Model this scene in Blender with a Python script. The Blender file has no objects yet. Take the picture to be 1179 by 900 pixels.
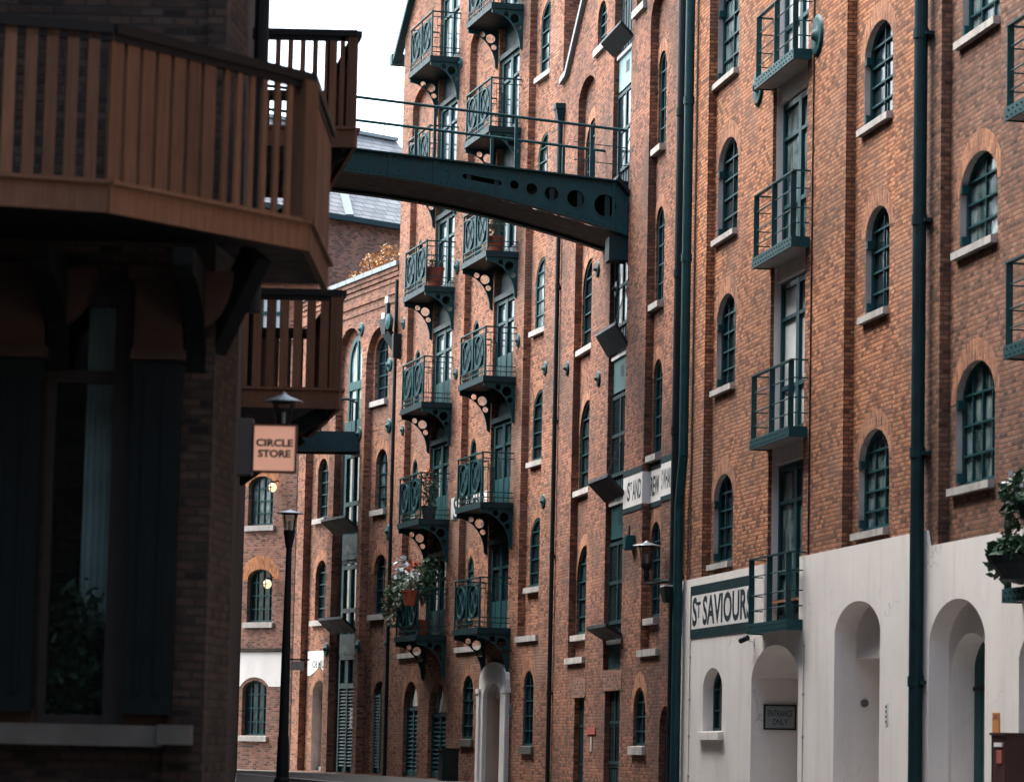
import bpy, math, random
import numpy as np
from mathutils import Matrix, Vector
from mathutils.geometry import delaunay_2d_cdt
random.seed(7)
rnd = random.Random(11)
SC = bpy.context.scene
COL = SC.collection
PI = math.pi

# ------------------------------------------------------------------ camera
F = 3750.0; PITCH = math.atan(407 / F); ROLL = math.radians(1.26); CZ = 0.9
cam = bpy.data.cameras.new('camera'); camo = bpy.data.objects.new('camera', cam); COL.objects.link(camo)
cam.sensor_width = 36; cam.sensor_fit = 'HORIZONTAL'; cam.lens = 36 * F / 1179
cam.clip_start = 0.5; cam.clip_end = 2000
CM = Matrix.Rotation(PI / 2 + PITCH, 4, 'X') @ Matrix.Rotation(ROLL, 4, 'Z')
camo.matrix_world = Matrix.Translation((0, 0, CZ)) @ CM
cam.dof.use_dof = True; cam.dof.focus_distance = 66; cam.dof.aperture_fstop = 3.2
SC.camera = camo

def ray(x, y):                       # direction through a point measured on the photograph, scaled to 1 m of depth
    v = CM.to_3x3() @ Vector(((x - 589.5) / F, -(y - 450) / F, -1)); return v / v.y
def atY(x, y, Y):
    r = ray(x, y); return Vector((r.x * Y, Y, CZ + r.z * Y))
def atZ(x, y, z):
    r = ray(x, y); t = (z - CZ) / r.z; return Vector((r.x * t, t, z))

class Wall:                          # a vertical facade plane: local x runs along it to the right, y into it, z up
    def __init__(s, ox, oy, slope):
        s.o = Vector((ox, oy)); s.u = Vector((slope, -1)).normalized(); s.n = Vector((-s.u.y, s.u.x))
        s.ang = math.atan2(s.u.y, s.u.x)
    def at(s, x, y, off=0.0):
        r = ray(x, y); rr = Vector((r.x, r.y)); t = (s.o.dot(s.n) + off) / rr.dot(s.n)
        p = rr * t - s.o; return p.dot(s.u), CZ + t * r.z
    def u_(s, x, y, off=0.0): return s.at(x, y, off)[0]
    def z_(s, x, y, off=0.0): return s.at(x, y, off)[1]
    def mat(s, u=0, y=0, z=0):
        p = s.o + s.u * u + s.n * y
        return Matrix.Translation((p.x, p.y, z)) @ Matrix.Rotation(s.ang, 4, 'Z')
    def pt(s, u, y=0): return s.o + s.u * u + s.n * y

WA = Wall(4.18 - .167 * (73 - 53.1), 73, .167)
P3 = WA.pt(WA.u_(640, 500))
def end_at(P, slope, px):
    n = Vector((1, slope)); r = ray(px, 450); rr = Vector((r.x, r.y)); return rr * (P.dot(n) / rr.dot(n))
Q3 = end_at(P3, .2586, 456); W3 = Wall(Q3.x, Q3.y, .2586); L3 = (P3 - Q3).length
P4 = W3.pt(0, .06)
Q4 = end_at(P4, .384, 345); W4 = Wall(Q4.x, Q4.y, .384); L4 = (P4 - Q4).length
P5 = W4.pt(0, .1)
Q5 = end_at(P5, 1.07, 236); W5 = Wall(Q5.x, Q5.y, 1.07); L5 = (P5 - Q5).length

# ------------------------------------------------------------------ materials
def mat_new(name):
    m = bpy.data.materials.new(name); m.use_nodes = True
    nt = m.node_tree; return m, nt, nt.nodes, nt.links, nt.nodes['Principled BSDF']
def noise(N, L, vec, scale, det=4, rough=.6):
    n = N.new('ShaderNodeTexNoise'); n.inputs['Scale'].default_value = scale
    n.inputs['Detail'].default_value = det; n.inputs['Roughness'].default_value = rough
    L.new(vec, n.inputs['Vector']); return n.outputs['Fac']
def ramp(N, L, fac, stops):
    r = N.new('ShaderNodeValToRGB'); L.new(fac, r.inputs['Fac'])
    e = r.color_ramp.elements
    while len(e) < len(stops): e.new(.5)
    for i, (p, c) in enumerate(stops):
        e[i].position = p; e[i].color = (*c, 1) if len(c) == 3 else (c[0], c[0], c[0], 1)
    return r.outputs['Color']
def mix(N, L, mode, fac, a, b):
    m = N.new('ShaderNodeMix'); m.data_type = 'RGBA'; m.blend_type = mode
    if isinstance(fac, (int, float)): m.inputs[0].default_value = fac
    else: L.new(fac, m.inputs[0])
    for s, v in ((6, a), (7, b)):
        if isinstance(v, tuple): m.inputs[s].default_value = (*v, 1)
        else: L.new(v, m.inputs[s])
    return m.outputs[2]
def brick(name, c1, c2, mortar, dirt=(.07, .05, .045), dirt_amt=.55, seed=0., vertical=False, patch=None, pscale=.35):
    m, nt, N, L, B = mat_new(name)
    tc = N.new('ShaderNodeTexCoord'); sp = N.new('ShaderNodeSeparateXYZ'); L.new(tc.outputs['Object'], sp.inputs[0])
    ad = N.new('ShaderNodeMath'); ad.operation = 'ADD'; L.new(sp.outputs[0], ad.inputs[0]); L.new(sp.outputs[1], ad.inputs[1])
    ad2 = N.new('ShaderNodeMath'); ad2.operation = 'ADD'; L.new(ad.outputs[0], ad2.inputs[0]); ad2.inputs[1].default_value = seed
    cb = N.new('ShaderNodeCombineXYZ')
    if vertical: L.new(sp.outputs[2], cb.inputs[0]); L.new(ad2.outputs[0], cb.inputs[1])
    else: L.new(ad2.outputs[0], cb.inputs[0]); L.new(sp.outputs[2], cb.inputs[1])
    # slight unevenness of the courses
    nz = N.new('ShaderNodeTexNoise'); nz.inputs['Scale'].default_value = 3.; L.new(cb.outputs[0], nz.inputs['Vector'])
    va = N.new('ShaderNodeVectorMath'); va.operation = 'MULTIPLY_ADD'; L.new(nz.outputs['Color'], va.inputs[0])
    va.inputs[1].default_value = (.02, .012, 0); L.new(cb.outputs[0], va.inputs[2])
    bt = N.new('ShaderNodeTexBrick'); L.new(va.outputs[0], bt.inputs['Vector'])
    bt.inputs['Scale'].default_value = 1; bt.inputs['Brick Width'].default_value = .165; bt.inputs['Row Height'].default_value = .066
    bt.inputs['Mortar Size'].default_value = .011; bt.inputs['Mortar Smooth'].default_value = .35
    bt.inputs['Color1'].default_value = (0, 0, 0, 1); bt.inputs['Color2'].default_value = (1, 1, 1, 1); bt.inputs['Mortar'].default_value = (.5, .5, .5, 1)
    dark = tuple(c * .5 for c in c2)
    per = ramp(N, L, bt.outputs['Color'], [(0, dark), (.18, c2), (.5, c1), (.8, tuple(min(1, c * 1.28) for c in c1)), (1, (c1[0] * 1.15, c1[1] * 1.4, c1[2] * 1.5))])
    fine = noise(N, L, va.outputs[0], 26, 3)
    per = mix(N, L, 'MULTIPLY', .55, per, ramp(N, L, fine, [(.25, (.55,)), (.75, (1.35,))]))
    big = noise(N, L, cb.outputs[0], pscale, 5, .62)
    if patch:
        per = mix(N, L, 'MIX', ramp(N, L, noise(N, L, cb.outputs[0], .55, 4), [(.5, (0,)), (.68, (.75,))]), per, patch)
    mfac = N.new('ShaderNodeMath'); mfac.operation = 'MULTIPLY'; L.new(bt.outputs['Fac'], mfac.inputs[0]); mfac.inputs[1].default_value = .95
    col = mix(N, L, 'MIX', mfac.outputs[0], per, mortar)
    dm = ramp(N, L, big, [(.38, (0,)), (.72, (dirt_amt,))])
    col = mix(N, L, 'MIX', dm, col, dirt)
    col = mix(N, L, 'MULTIPLY', 1., col, ramp(N, L, noise(N, L, cb.outputs[0], 1.15, 6, .7), [(.3, (.72, .70, .69)), (.5, (1., 1., 1.)), (.72, (1.16, 1.13, 1.1))]))
    # vertical rain streaks
    mp = N.new('ShaderNodeMapping'); mp.inputs['Scale'].default_value = (2.4, .14, 1); L.new(cb.outputs[0], mp.inputs[0])
    st = noise(N, L, mp.outputs[0], 1.3, 4, .65)
    col = mix(N, L, 'MIX', ramp(N, L, st, [(.55, (0,)), (.8, (.5,))]), col, dirt)
    L.new(col, B.inputs['Base Color']); B.inputs['Roughness'].default_value = .9; B.inputs['Specular IOR Level'].default_value = .2
    inv = N.new('ShaderNodeMath'); inv.operation = 'SUBTRACT'; inv.inputs[0].default_value = 1; L.new(bt.outputs['Fac'], inv.inputs[1])
    h = N.new('ShaderNodeMath'); h.operation = 'MULTIPLY_ADD'; L.new(fine, h.inputs[0]); h.inputs[1].default_value = .5; L.new(inv.outputs[0], h.inputs[2])
    bp = N.new('ShaderNodeBump'); bp.inputs['Strength'].default_value = .9; bp.inputs['Distance'].default_value = .012
    L.new(h.outputs[0], bp.inputs['Height']); L.new(bp.outputs[0], B.inputs['Normal'])
    return m
def paint(name, c, rough=.5, spec=.4, var=.25, scale=6., dirt=None, dirt_amt=.4, metal=0., bump=0.):
    m, nt, N, L, B = mat_new(name)
    tc = N.new('ShaderNodeTexCoord'); v = tc.outputs['Object']
    n1 = noise(N, L, v, scale, 5)
    col = mix(N, L, 'MULTIPLY', 1., c, ramp(N, L, n1, [(.3, (1 - var,)), (.7, (1 + var,))]))
    if dirt:
        mp = N.new('ShaderNodeMapping'); mp.inputs['Scale'].default_value = (1.6, 1.6, .25); L.new(v, mp.inputs[0])
        n2 = noise(N, L, mp.outputs[0], 1.7, 6, .65)
        col = mix(N, L, 'MIX', ramp(N, L, n2, [(.46, (0,)), (.75, (dirt_amt,))]), col, dirt)
    L.new(col, B.inputs['Base Color']); B.inputs['Specular IOR Level'].default_value = spec; B.inputs['Metallic'].default_value = metal
    L.new(ramp(N, L, n1, [(.3, (max(.05, rough - .1),)), (.7, (min(1, rough + .12),))]), B.inputs['Roughness'])
    if bump:
        bp = N.new('ShaderNodeBump'); bp.inputs['Strength'].default_value = bump; bp.inputs['Distance'].default_value = .01
        L.new(noise(N, L, v, scale * 5, 4), bp.inputs['Height']); L.new(bp.outputs[0], B.inputs['Normal'])
    return m
def emis(name, c, s):
    m, nt, N, L, B = mat_new(name)
    B.inputs['Base Color'].default_value = (*c, 1); B.inputs['Emission Color'].default_value = (*c, 1); B.inputs['Emission Strength'].default_value = s
    return m
def clear_glass(name, tint=(.9, .95, .95), refl=.12):
    m, nt, N, L, B = mat_new(name)
    tr = N.new('ShaderNodeBsdfTransparent'); tr.inputs[0].default_value = (*tint, 1)
    gl = N.new('ShaderNodeBsdfGlossy'); gl.inputs['Roughness'].default_value = .03
    fr = N.new('ShaderNodeFresnel'); fr.inputs['IOR'].default_value = 1.5
    mx = N.new('ShaderNodeMixShader'); fm = N.new('ShaderNodeMath'); fm.operation = 'MULTIPLY'; L.new(fr.outputs[0], fm.inputs[0]); fm.inputs[1].default_value = refl * 4; L.new(fm.outputs[0], mx.inputs[0]); L.new(tr.outputs[0], mx.inputs[1]); L.new(gl.outputs[0], mx.inputs[2])
    L.new(mx.outputs[0], N['Material Output'].inputs['Surface']); return m
def leafm(name, c, c2):
    m, nt, N, L, B = mat_new(name)
    oi = N.new('ShaderNodeNewGeometry'); L.new(ramp(N, L, oi.outputs['Random Per Island'], [(0, c), (1, c2)]), B.inputs['Base Color'])
    B.inputs['Roughness'].default_value = .55; return m

M = {}
M['brickA'] = brick('orange_brick', (.49, .186, .083), (.30, .102, .050), (.10, .068, .052), dirt=(.085, .052, .038), dirt_amt=.6, patch=(.33, .165, .115))
M['brickA2'] = brick('browned_brick', (.27, .115, .068), (.17, .075, .048), (.12, .085, .068), dirt=(.06, .045, .04), dirt_amt=.6, seed=2.2)
M['brickB'] = brick('plum_brick', (.345, .125, .068), (.19, .068, .042), (.13, .09, .07), dirt=(.05, .036, .032), dirt_amt=.75, seed=3.1, patch=(.13, .07, .052))
M['brickC'] = brick('pink_brick', (.40, .158, .088), (.24, .088, .052), (.16, .11, .085), dirt=(.06, .042, .036), dirt_amt=.65, seed=7.7, patch=(.36, .21, .155))
M['brickD'] = brick('weathered_brick', (.37, .145, .08), (.21, .078, .048), (.19, .135, .11), dirt=(.06, .042, .036), dirt_amt=.6, seed=1.7, patch=(.16, .085, .06))
M['brickE'] = brick('brown_brick', (.28, .115, .075), (.15, .075, .055), (.20, .16, .14), dirt_amt=.5, seed=9.1)
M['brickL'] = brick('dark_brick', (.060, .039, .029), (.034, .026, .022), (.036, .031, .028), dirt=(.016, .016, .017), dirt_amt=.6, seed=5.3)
M['shade_wing_brick'] = brick('shade_wing_grey_brick', (.13, .13, .125), (.085, .088, .088), (.1, .1, .1), dirt=(.04, .043, .045), seed=4.4)  # grey brick for the added unseen wing, keeps its warm bounce down
M['archb'] = brick('rubbed_brick', (.44, .18, .09), (.33, .125, .065), (.22, .14, .11), dirt_amt=.4, vertical=True)
M['archo'] = brick('orange_rubbed_brick', (.50, .19, .075), (.42, .15, .06), (.30, .17, .11), dirt_amt=.2, vertical=True)
M['reveal'] = paint('limewashed_reveal', (.42, .385, .365), .8, .2, .2, 3., (.2, .17, .15), .5)
def render_coat():
    m, nt, N, L, B = mat_new('cream_render'); tc = N.new('ShaderNodeTexCoord'); v = tc.outputs['Object']
    c = mix(N, L, 'MULTIPLY', 1., (.78, .712, .672), ramp(N, L, noise(N, L, v, .8, 5), [(.3, (.93,)), (.7, (1.05,))]))
    mp = N.new('ShaderNodeMapping'); mp.inputs['Scale'].default_value = (2.2, 2.2, .22); L.new(v, mp.inputs[0])
    c = mix(N, L, 'MIX', ramp(N, L, noise(N, L, mp.outputs[0], 1.4, 6, .65), [(.52, (0,)), (.8, (.32,))]), c, (.42, .35, .31))
    c = mix(N, L, 'MIX', ramp(N, L, noise(N, L, v, 2.6, 7, .7), [(.6, (0,)), (.72, (.35,))]), c, (.55, .48, .43))
    # hairline cracks
    vo = N.new('ShaderNodeTexVoronoi'); vo.feature = 'DISTANCE_TO_EDGE'; vo.inputs['Scale'].default_value = .55
    wv = N.new('ShaderNodeVectorMath'); wv.operation = 'MULTIPLY_ADD'; nn = N.new('ShaderNodeTexNoise'); nn.inputs['Scale'].default_value = 2.5; L.new(v, nn.inputs['Vector'])
    L.new(nn.outputs['Color'], wv.inputs[0]); wv.inputs[1].default_value = (.6, .6, .6); L.new(v, wv.inputs[2]); L.new(wv.outputs[0], vo.inputs['Vector'])
    cr = ramp(N, L, vo.outputs['Distance'], [(0, (.5,)), (.006, (0,))])
    msk = ramp(N, L, noise(N, L, v, .7, 2), [(.52, (0,)), (.62, (1,))])
    c = mix(N, L, 'MIX', mix(N, L, 'MULTIPLY', 1., cr, msk), c, (.3, .25, .22))
    L.new(c, B.inputs['Base Color']); B.inputs['Roughness'].default_value = .88; B.inputs['Specular IOR Level'].default_value = .15
    bp = N.new('ShaderNodeBump'); bp.inputs['Strength'].default_value = .25; bp.inputs['Distance'].default_value = .015; L.new(noise(N, L, v, 3.5, 6), bp.inputs['Height']); L.new(bp.outputs[0], B.inputs['Normal']); return m
M['plaster'] = render_coat()
M['near_black'] = paint('near_black_shade_paint', (.006, .008, .008), .8, .08, .2, 4.)  # near-black: shade under the balconies put into the colour
M['umber'] = paint('umber_stone_paint', (.052, .030, .023), .7, .15, .25, 5.)
M['framel'] = paint('umber_frame_paint', (.035, .03, .028), .6, .2, .15, 5.)
M['soffit'] = paint('grey_soffit', (.36, .33, .31), .85, .2, .12, 2.)
M['stone'] = paint('sill_stone', (.44, .405, .38), .85, .2, .2, 4., (.16, .145, .13), .75, bump=.3)
M['stoned'] = paint('grey_sill_stone', (.11, .103, .094), .85, .2, .18, 4., (.08, .08, .07), .5, bump=.3)
M['teal'] = paint('teal_ironwork', (.0075, .052, .058), .5, .2, .3, 5., (.03, .05, .05), .4)
M['teald'] = paint('dark_teal_ironwork', (.007, .028, .033), .55, .2, .3, 5.)
M['tealb'] = paint('bright_teal_joinery', (.006, .062, .069), .5, .22, .25, 5., (.02, .07, .08), .5)
M['tealw'] = paint('pale_teal_panel', (.20, .33, .34), .5, .3, .15, 4.)
M['tealm'] = paint('faded_teal_panel', (.06, .13, .135), .6, .2, .2, 4.)
M['frame'] = paint('window_frame_teal', (.006, .048, .055), .5, .22, .2, 5.)
def old_glass(name, c, c2, sc):
    m, nt, N, L, B = mat_new(name); tc = N.new('ShaderNodeTexCoord'); v = tc.outputs['Object']
    mp = N.new('ShaderNodeMapping'); mp.inputs['Scale'].default_value = (sc, sc, .35 * sc); L.new(v, mp.inputs[0])
    L.new(mix(N, L, 'MIX', ramp(N, L, noise(N, L, mp.outputs[0], 1.6, 4), [(.42, (0,)), (.62, (1,))]), c, c2), B.inputs['Base Color'])
    B.inputs['Roughness'].default_value = .12; B.inputs['Specular IOR Level'].default_value = .28
    bp = N.new('ShaderNodeBump'); bp.inputs['Strength'].default_value = .25; bp.inputs['Distance'].default_value = .03; L.new(noise(N, L, v, 2.2, 2), bp.inputs['Height']); L.new(bp.outputs[0], B.inputs['Normal']); return m
M['glass'] = old_glass('dark_window_glass', (.008, .018, .021), (.022, .04, .045), 1.)
M['glassl'] = old_glass('curtained_window_glass', (.035, .06, .062), (.24, .30, .30), 2.2)
M['glassm'] = old_glass('dusty_window_glass', (.014, .028, .032), (.07, .10, .105), 1.4)
M['blind'] = paint('pale_blind', (.55, .56, .56), .5, .4, .12, 3.)
def timber():
    m, nt, N, L, B = mat_new('brown_stained_timber'); tc = N.new('ShaderNodeTexCoord')
    mp = N.new('ShaderNodeMapping'); mp.inputs['Scale'].default_value = (28, 28, 1.3); L.new(tc.outputs['Object'], mp.inputs[0])
    g = noise(N, L, mp.outputs[0], 1.6, 6, .7); b = noise(N, L, tc.outputs['Object'], 1.1, 5, .6)
    oi = N.new('ShaderNodeNewGeometry')
    c = mix(N, L, 'MULTIPLY', 1., (.15, .074, .043), ramp(N, L, oi.outputs['Random Per Island'], [(0, (.72,)), (1, (1.28,))]))
    c = mix(N, L, 'MULTIPLY', 1., c, ramp(N, L, g, [(.25, (.6,)), (.7, (1.25,))]))
    c = mix(N, L, 'MIX', ramp(N, L, b, [(.5, (0,)), (.75, (.55,))]), c, (.035, .026, .022))
    L.new(c, B.inputs['Base Color']); B.inputs['Roughness'].default_value = .62; B.inputs['Specular IOR Level'].default_value = .2
    bp = N.new('ShaderNodeBump'); bp.inputs['Strength'].default_value = .35; bp.inputs['Distance'].default_value = .004; L.new(g, bp.inputs['Height']); L.new(bp.outputs[0], B.inputs['Normal']); return m
M['brown'] = timber()
M['darkrail'] = paint('dark_handrail', (.010, .010, .011), .55, .2, .2, 5.)
M['ink'] = paint('black_lettering', (.010, .028, .034), .6, .3, .1)
M['white'] = paint('white_signboard', (.72, .68, .66), .75, .25, .06, 2., (.5, .45, .43), .35)
M['metal'] = paint('galvanised_metal', (.24, .26, .27), .4, .5, .15, 6., metal=.6)
M['black'] = paint('black_enamel', (.010, .015, .017), .55, .2, .2, 5.)
M['navy'] = paint('navy_column_paint', (.007, .011, .012), .65, .12, .2, 3.)
M['asphalt'] = paint('asphalt', (.055, .056, .058), .9, .2, .25, 9., (.09, .085, .08), .4, bump=.4)
M['paving'] = paint('paving_stone', (.12, .11, .10), .9, .2, .2, 1.4, (.1, .09, .085), .5, bump=.3)
M['slate'] = None
M['leaf'] = leafm('leaf_green', (.012, .045, .022), (.05, .11, .05))
M['leafb'] = leafm('leaf_pale', (.05, .09, .05), (.16, .2, .13))
M['leafo'] = leafm('leaf_autumn', (.28, .10, .02), (.52, .26, .07))
M['flowerw'] = leafm('petal_white', (.7, .72, .74), (.8, .8, .8))
M['flowerr'] = leafm('petal_red', (.5, .04, .02), (.6, .12, .05))
M['terra'] = paint('terracotta', (.36, .09, .045), .8, .2, .2, 6.)
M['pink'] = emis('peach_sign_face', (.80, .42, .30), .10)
M['orange'] = paint('orange_plate', (.55, .22, .06), .5, .4, .15, 4.)
M['red'] = paint('red_box_paint', (.055, .018, .016), .45, .45, .2, 4.)
M['redp'] = paint('red_plate', (.35, .09, .07), .6, .3, .2, 4.)
M['coping'] = paint('lead_coping', (.22, .25, .26), .6, .4, .15, 4.)
M['door'] = paint('cream_door', (.50, .36, .30), .6, .35, .08, 2.)
M['lampglass'] = clear_glass('lamp_glass', (.75, .8, .8))
M['pane'] = clear_glass('shop_glass', (.8, .86, .87), .12)
M['glow'] = emis('lit_globe', (.9, .66, .40), .28)
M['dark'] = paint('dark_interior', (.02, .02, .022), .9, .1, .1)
M['curtain'] = paint('pale_curtain', (.80, .86, .85), .8, .2, .15, 3.)
M['grey'] = paint('grey_box_paint', (.10, .10, .10), .6, .3, .12, 4.)
M['signgrey'] = paint('grey_sign_face', (.22, .24, .245), .5, .4, .08, 3.)
M['wood'] = paint('varnished_wood', (.36, .15, .05), .5, .4, .2, 5.)
def slate():
    m, nt, N, L, B = mat_new('roof_slate')
    tc = N.new('ShaderNodeTexCoord'); sp = N.new('ShaderNodeSeparateXYZ'); L.new(tc.outputs['Object'], sp.inputs[0])
    cb = N.new('ShaderNodeCombineXYZ'); L.new(sp.outputs[0], cb.inputs[0]); L.new(sp.outputs[2], cb.inputs[1])
    bt = N.new('ShaderNodeTexBrick'); L.new(cb.outputs[0], bt.inputs['Vector']); bt.inputs['Scale'].default_value = 1
    bt.inputs['Brick Width'].default_value = .5; bt.inputs['Row Height'].default_value = .19; bt.inputs['Mortar Size'].default_value = .02
    bt.inputs['Color1'].default_value = (.185, .185, .19, 1); bt.inputs['Color2'].default_value = (.27, .265, .265, 1); bt.inputs['Mortar'].default_value = (.08, .08, .085, 1)
    c = mix(N, L, 'MULTIPLY', .6, bt.outputs['Color'], ramp(N, L, noise(N, L, cb.outputs[0], 1.2, 5), [(.3, (.6, .56, .54)), (.7, (1.2, 1.2, 1.2))]))
    L.new(c, B.inputs['Base Color']); B.inputs['Roughness'].default_value = .6; return m
M['slate'] = slate()

def inside(p, l):
    c = False; n = len(l); x, y = p
    for i in range(n):
        (x0, y0), (x1, y1) = l[i], l[(i + 1) % n]
        if (y0 > y) != (y1 > y) and x < x0 + (x1 - x0) * (y - y0) / (y1 - y0): c = not c
    return c
def triangulate(loops):
    pts = []; edges = []
    for l in loops:
        b = len(pts); pts += [Vector(p) for p in l]; edges += [(b + i, b + (i + 1) % len(l)) for i in range(len(l))]
    V, _, Fc, _, _, _ = delaunay_2d_cdt(pts, edges, [], 0, 1e-6)
    out = []
    for f in Fc:
        c = (sum(V[i][0] for i in f) / 3, sum(V[i][1] for i in f) / 3)
        if inside(c, loops[0]) and not any(inside(c, l) for l in loops[1:]): out.append(tuple(f))
    return [(v[0], v[1]) for v in V], out
# ------------------------------------------------------------------ mesh builder
OFF = {}                              # origin of each part in its thing's frame
class MB:
    def __init__(s): s.v = []; s.f = []; s.m = []
    def add(s, pts, faces, m=0):
        b = len(s.v); s.v += [tuple(p) for p in pts]
        for f in faces: s.f.append(tuple(b + i for i in f)); s.m.append(m)
    def quad(s, a, b, c, d, m=0): s.add([a, b, c, d], [(0, 1, 2, 3)], m)
    def box(s, x0, x1, y0, y1, z0, z1, m=0):
        s.add([(x0, y0, z0), (x1, y0, z0), (x1, y1, z0), (x0, y1, z0), (x0, y0, z1), (x1, y0, z1), (x1, y1, z1), (x0, y1, z1)],
              [(0, 3, 2, 1), (4, 5, 6, 7), (0, 1, 5, 4), (1, 2, 6, 5), (2, 3, 7, 6), (3, 0, 4, 7)], m)
    def bar(s, p, q, w, h=None, m=0):
        p, q = Vector(p), Vector(q); h = h or w; d = (q - p).normalized()
        up = Vector((0, 0, 1)) if abs(d.z) < .95 else Vector((0, 1, 0))
        a = d.cross(up).normalized() * w / 2; b = a.cross(d).normalized() * h / 2
        pts = [p - a - b, p + a - b, p + a + b, p - a + b, q - a - b, q + a - b, q + a + b, q - a + b]
        s.add(pts, [(0, 3, 2, 1), (4, 5, 6, 7), (0, 1, 5, 4), (1, 2, 6, 5), (2, 3, 7, 6), (3, 0, 4, 7)], m)
    def tube(s, p, q, r, n=8, m=0, r2=None):
        p, q = Vector(p), Vector(q); d = (q - p).normalized(); r2 = r if r2 is None else r2
        up = Vector((0, 0, 1)) if abs(d.z) < .95 else Vector((0, 1, 0))
        a = d.cross(up).normalized(); b = a.cross(d).normalized(); b0 = len(s.v)
        for c, rr in ((p, r), (q, r2)):
            for i in range(n):
                t = 2 * PI * i / n; s.v.append(tuple(c + a * math.cos(t) * rr + b * math.sin(t) * rr))
        for i in range(n):
            j = (i + 1) % n; s.f.append((b0 + i, b0 + j, b0 + n + j, b0 + n + i)); s.m.append(m)
        s.f.append(tuple(b0 + i for i in range(n))); s.f.append(tuple(b0 + n + i for i in range(n))); s.m += [m, m]
    def path(s, pts, r, n=8, m=0):
        for a, b in zip(pts[:-1], pts[1:]): s.tube(a, b, r, n, m)
    def lathe(s, prof, c=(0, 0, 0), n=16, m=0, axis='z'):
        b0 = len(s.v)
        for r, z in prof:
            for i in range(n):
                t = 2 * PI * i / n
                if axis == 'z': s.v.append((c[0] + r * math.cos(t), c[1] + r * math.sin(t), c[2] + z))
                else: s.v.append((c[0] + r * math.cos(t), c[1] + z, c[2] + r * math.sin(t)))
        for k in range(len(prof) - 1):
            for i in range(n):
                j = (i + 1) % n; s.f.append((b0 + k * n + i, b0 + k * n + j, b0 + (k + 1) * n + j, b0 + (k + 1) * n + i)); s.m.append(m)
        s.f.append(tuple(b0 + i for i in range(n))); s.f.append(tuple(b0 + (len(prof) - 1) * n + i for i in range(n))); s.m += [m, m]
    def plate(s, outer, holes, plane, c0, c1, m=0, me=None):
        """flat plate with holes; plane 'xz' has thickness along y, 'yz' along x, 'xy' along z"""
        me = m if me is None else me
        def P(a, b, c): return (a, c, b) if plane == 'xz' else ((c, a, b) if plane == 'yz' else (a, b, c))
        loops = [outer] + list(holes); flat, tris = triangulate(loops)
        for c in ([c0] if c1 is None else [c0, c1]): s.add([P(a, b, c) for a, b in flat], tris, m)
        if c1 is not None:
            for l in loops:
                n = len(l)
                for i in range(n):
                    a, b = l[i], l[(i + 1) % n]; s.quad(P(*a, c0), P(*b, c0), P(*b, c1), P(*a, c1), me)
    def build(s, name, mats, parent=None, loc=(0, 0, 0), smooth=False, mat=None):
        """mesh with its origin at loc (given in the parent's frame, or for a child of a placed part in that part's grand frame)"""
        me = bpy.data.meshes.new(name); lv = Vector(loc)
        me.from_pydata([tuple(Vector(v) - lv) for v in s.v], [], s.f)
        mats = mats if isinstance(mats, (list, tuple)) else [mats]
        for k in mats: me.materials.append(M[k])
        me.polygons.foreach_set('material_index', s.m)
        if smooth: me.polygons.foreach_set('use_smooth', [True] * len(s.f))
        me.update()
        o = bpy.data.objects.new(name, me); COL.objects.link(o)
        if parent is not None:
            o.parent = parent; o.location = lv - OFF.get(parent.name, Vector((0, 0, 0)))
        else: o.location = lv
        if mat is not None: o.matrix_world = mat
        OFF[o.name] = lv
        return o
def tag(o, label=None, cat=None, group=None, kind=None):
    if label: o['label'] = label
    if cat: o['category'] = cat
    if group: o['group'] = group
    if kind: o['kind'] = kind
    return o
def empty(name, mat, label=None, cat=None, group=None):
    o = bpy.data.objects.new(name, None); COL.objects.link(o); o.matrix_world = mat; o.empty_display_size = .3
    return tag(o, label, cat, group)
def copy_part(o, parent, dloc):
    c = o.copy(); COL.objects.link(c); c.parent = parent; c.location = Vector(o.location) + Vector(dloc)
    for ch in list(o.children):
        d = ch.copy(); COL.objects.link(d); d.parent = c
    return c
def arc_loop(u0, u1, z0, z1, rise, n=10):
    """opening outline: rectangle whose head is a (half) ellipse of the given rise"""
    if rise <= 0: return [(u0, z0), (u1, z0), (u1, z1), (u0, z1)]
    c, a = (u0 + u1) / 2, (u1 - u0) / 2; zs = z1 - rise
    return [(u0, z0), (u1, z0)] + [(c + a * math.cos(t), zs + rise * math.sin(t)) for t in [PI * i / n for i in range(n + 1)]]
def pointed_loop(u0, u1, z0, z1, rise, n=8):
    c, a = (u0 + u1) / 2, (u1 - u0) / 2; zs = z1 - rise
    half = [(c + a * (1 - k ** 1.55), zs + rise * math.sin(k * PI / 2) ** 1.0) for k in [i / n for i in range(n + 1)]]
    left = [(2 * c - x, z) for x, z in reversed(half[:-1])]
    return [(u0, z0), (u1, z0)] + half + left
def arch_band(mb, u0, u1, z1, rise, y, w=.24, m=0, n=12):
    c, a = (u0 + u1) / 2, (u1 - u0) / 2; zs = z1 - max(rise, .02)
    I = [(c + a * math.cos(PI * i / n), zs + rise * math.sin(PI * i / n)) for i in range(n + 1)]
    O = [(c + (a + w * .75) * math.cos(PI * i / n), zs + (rise + w) * math.sin(PI * i / n)) for i in range(n + 1)]
    for i in range(n): mb.quad((I[i][0], y, I[i][1]), (O[i][0], y, O[i][1]), (O[i + 1][0], y, O[i + 1][1]), (I[i + 1][0], y, I[i + 1][1]), m)
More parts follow.
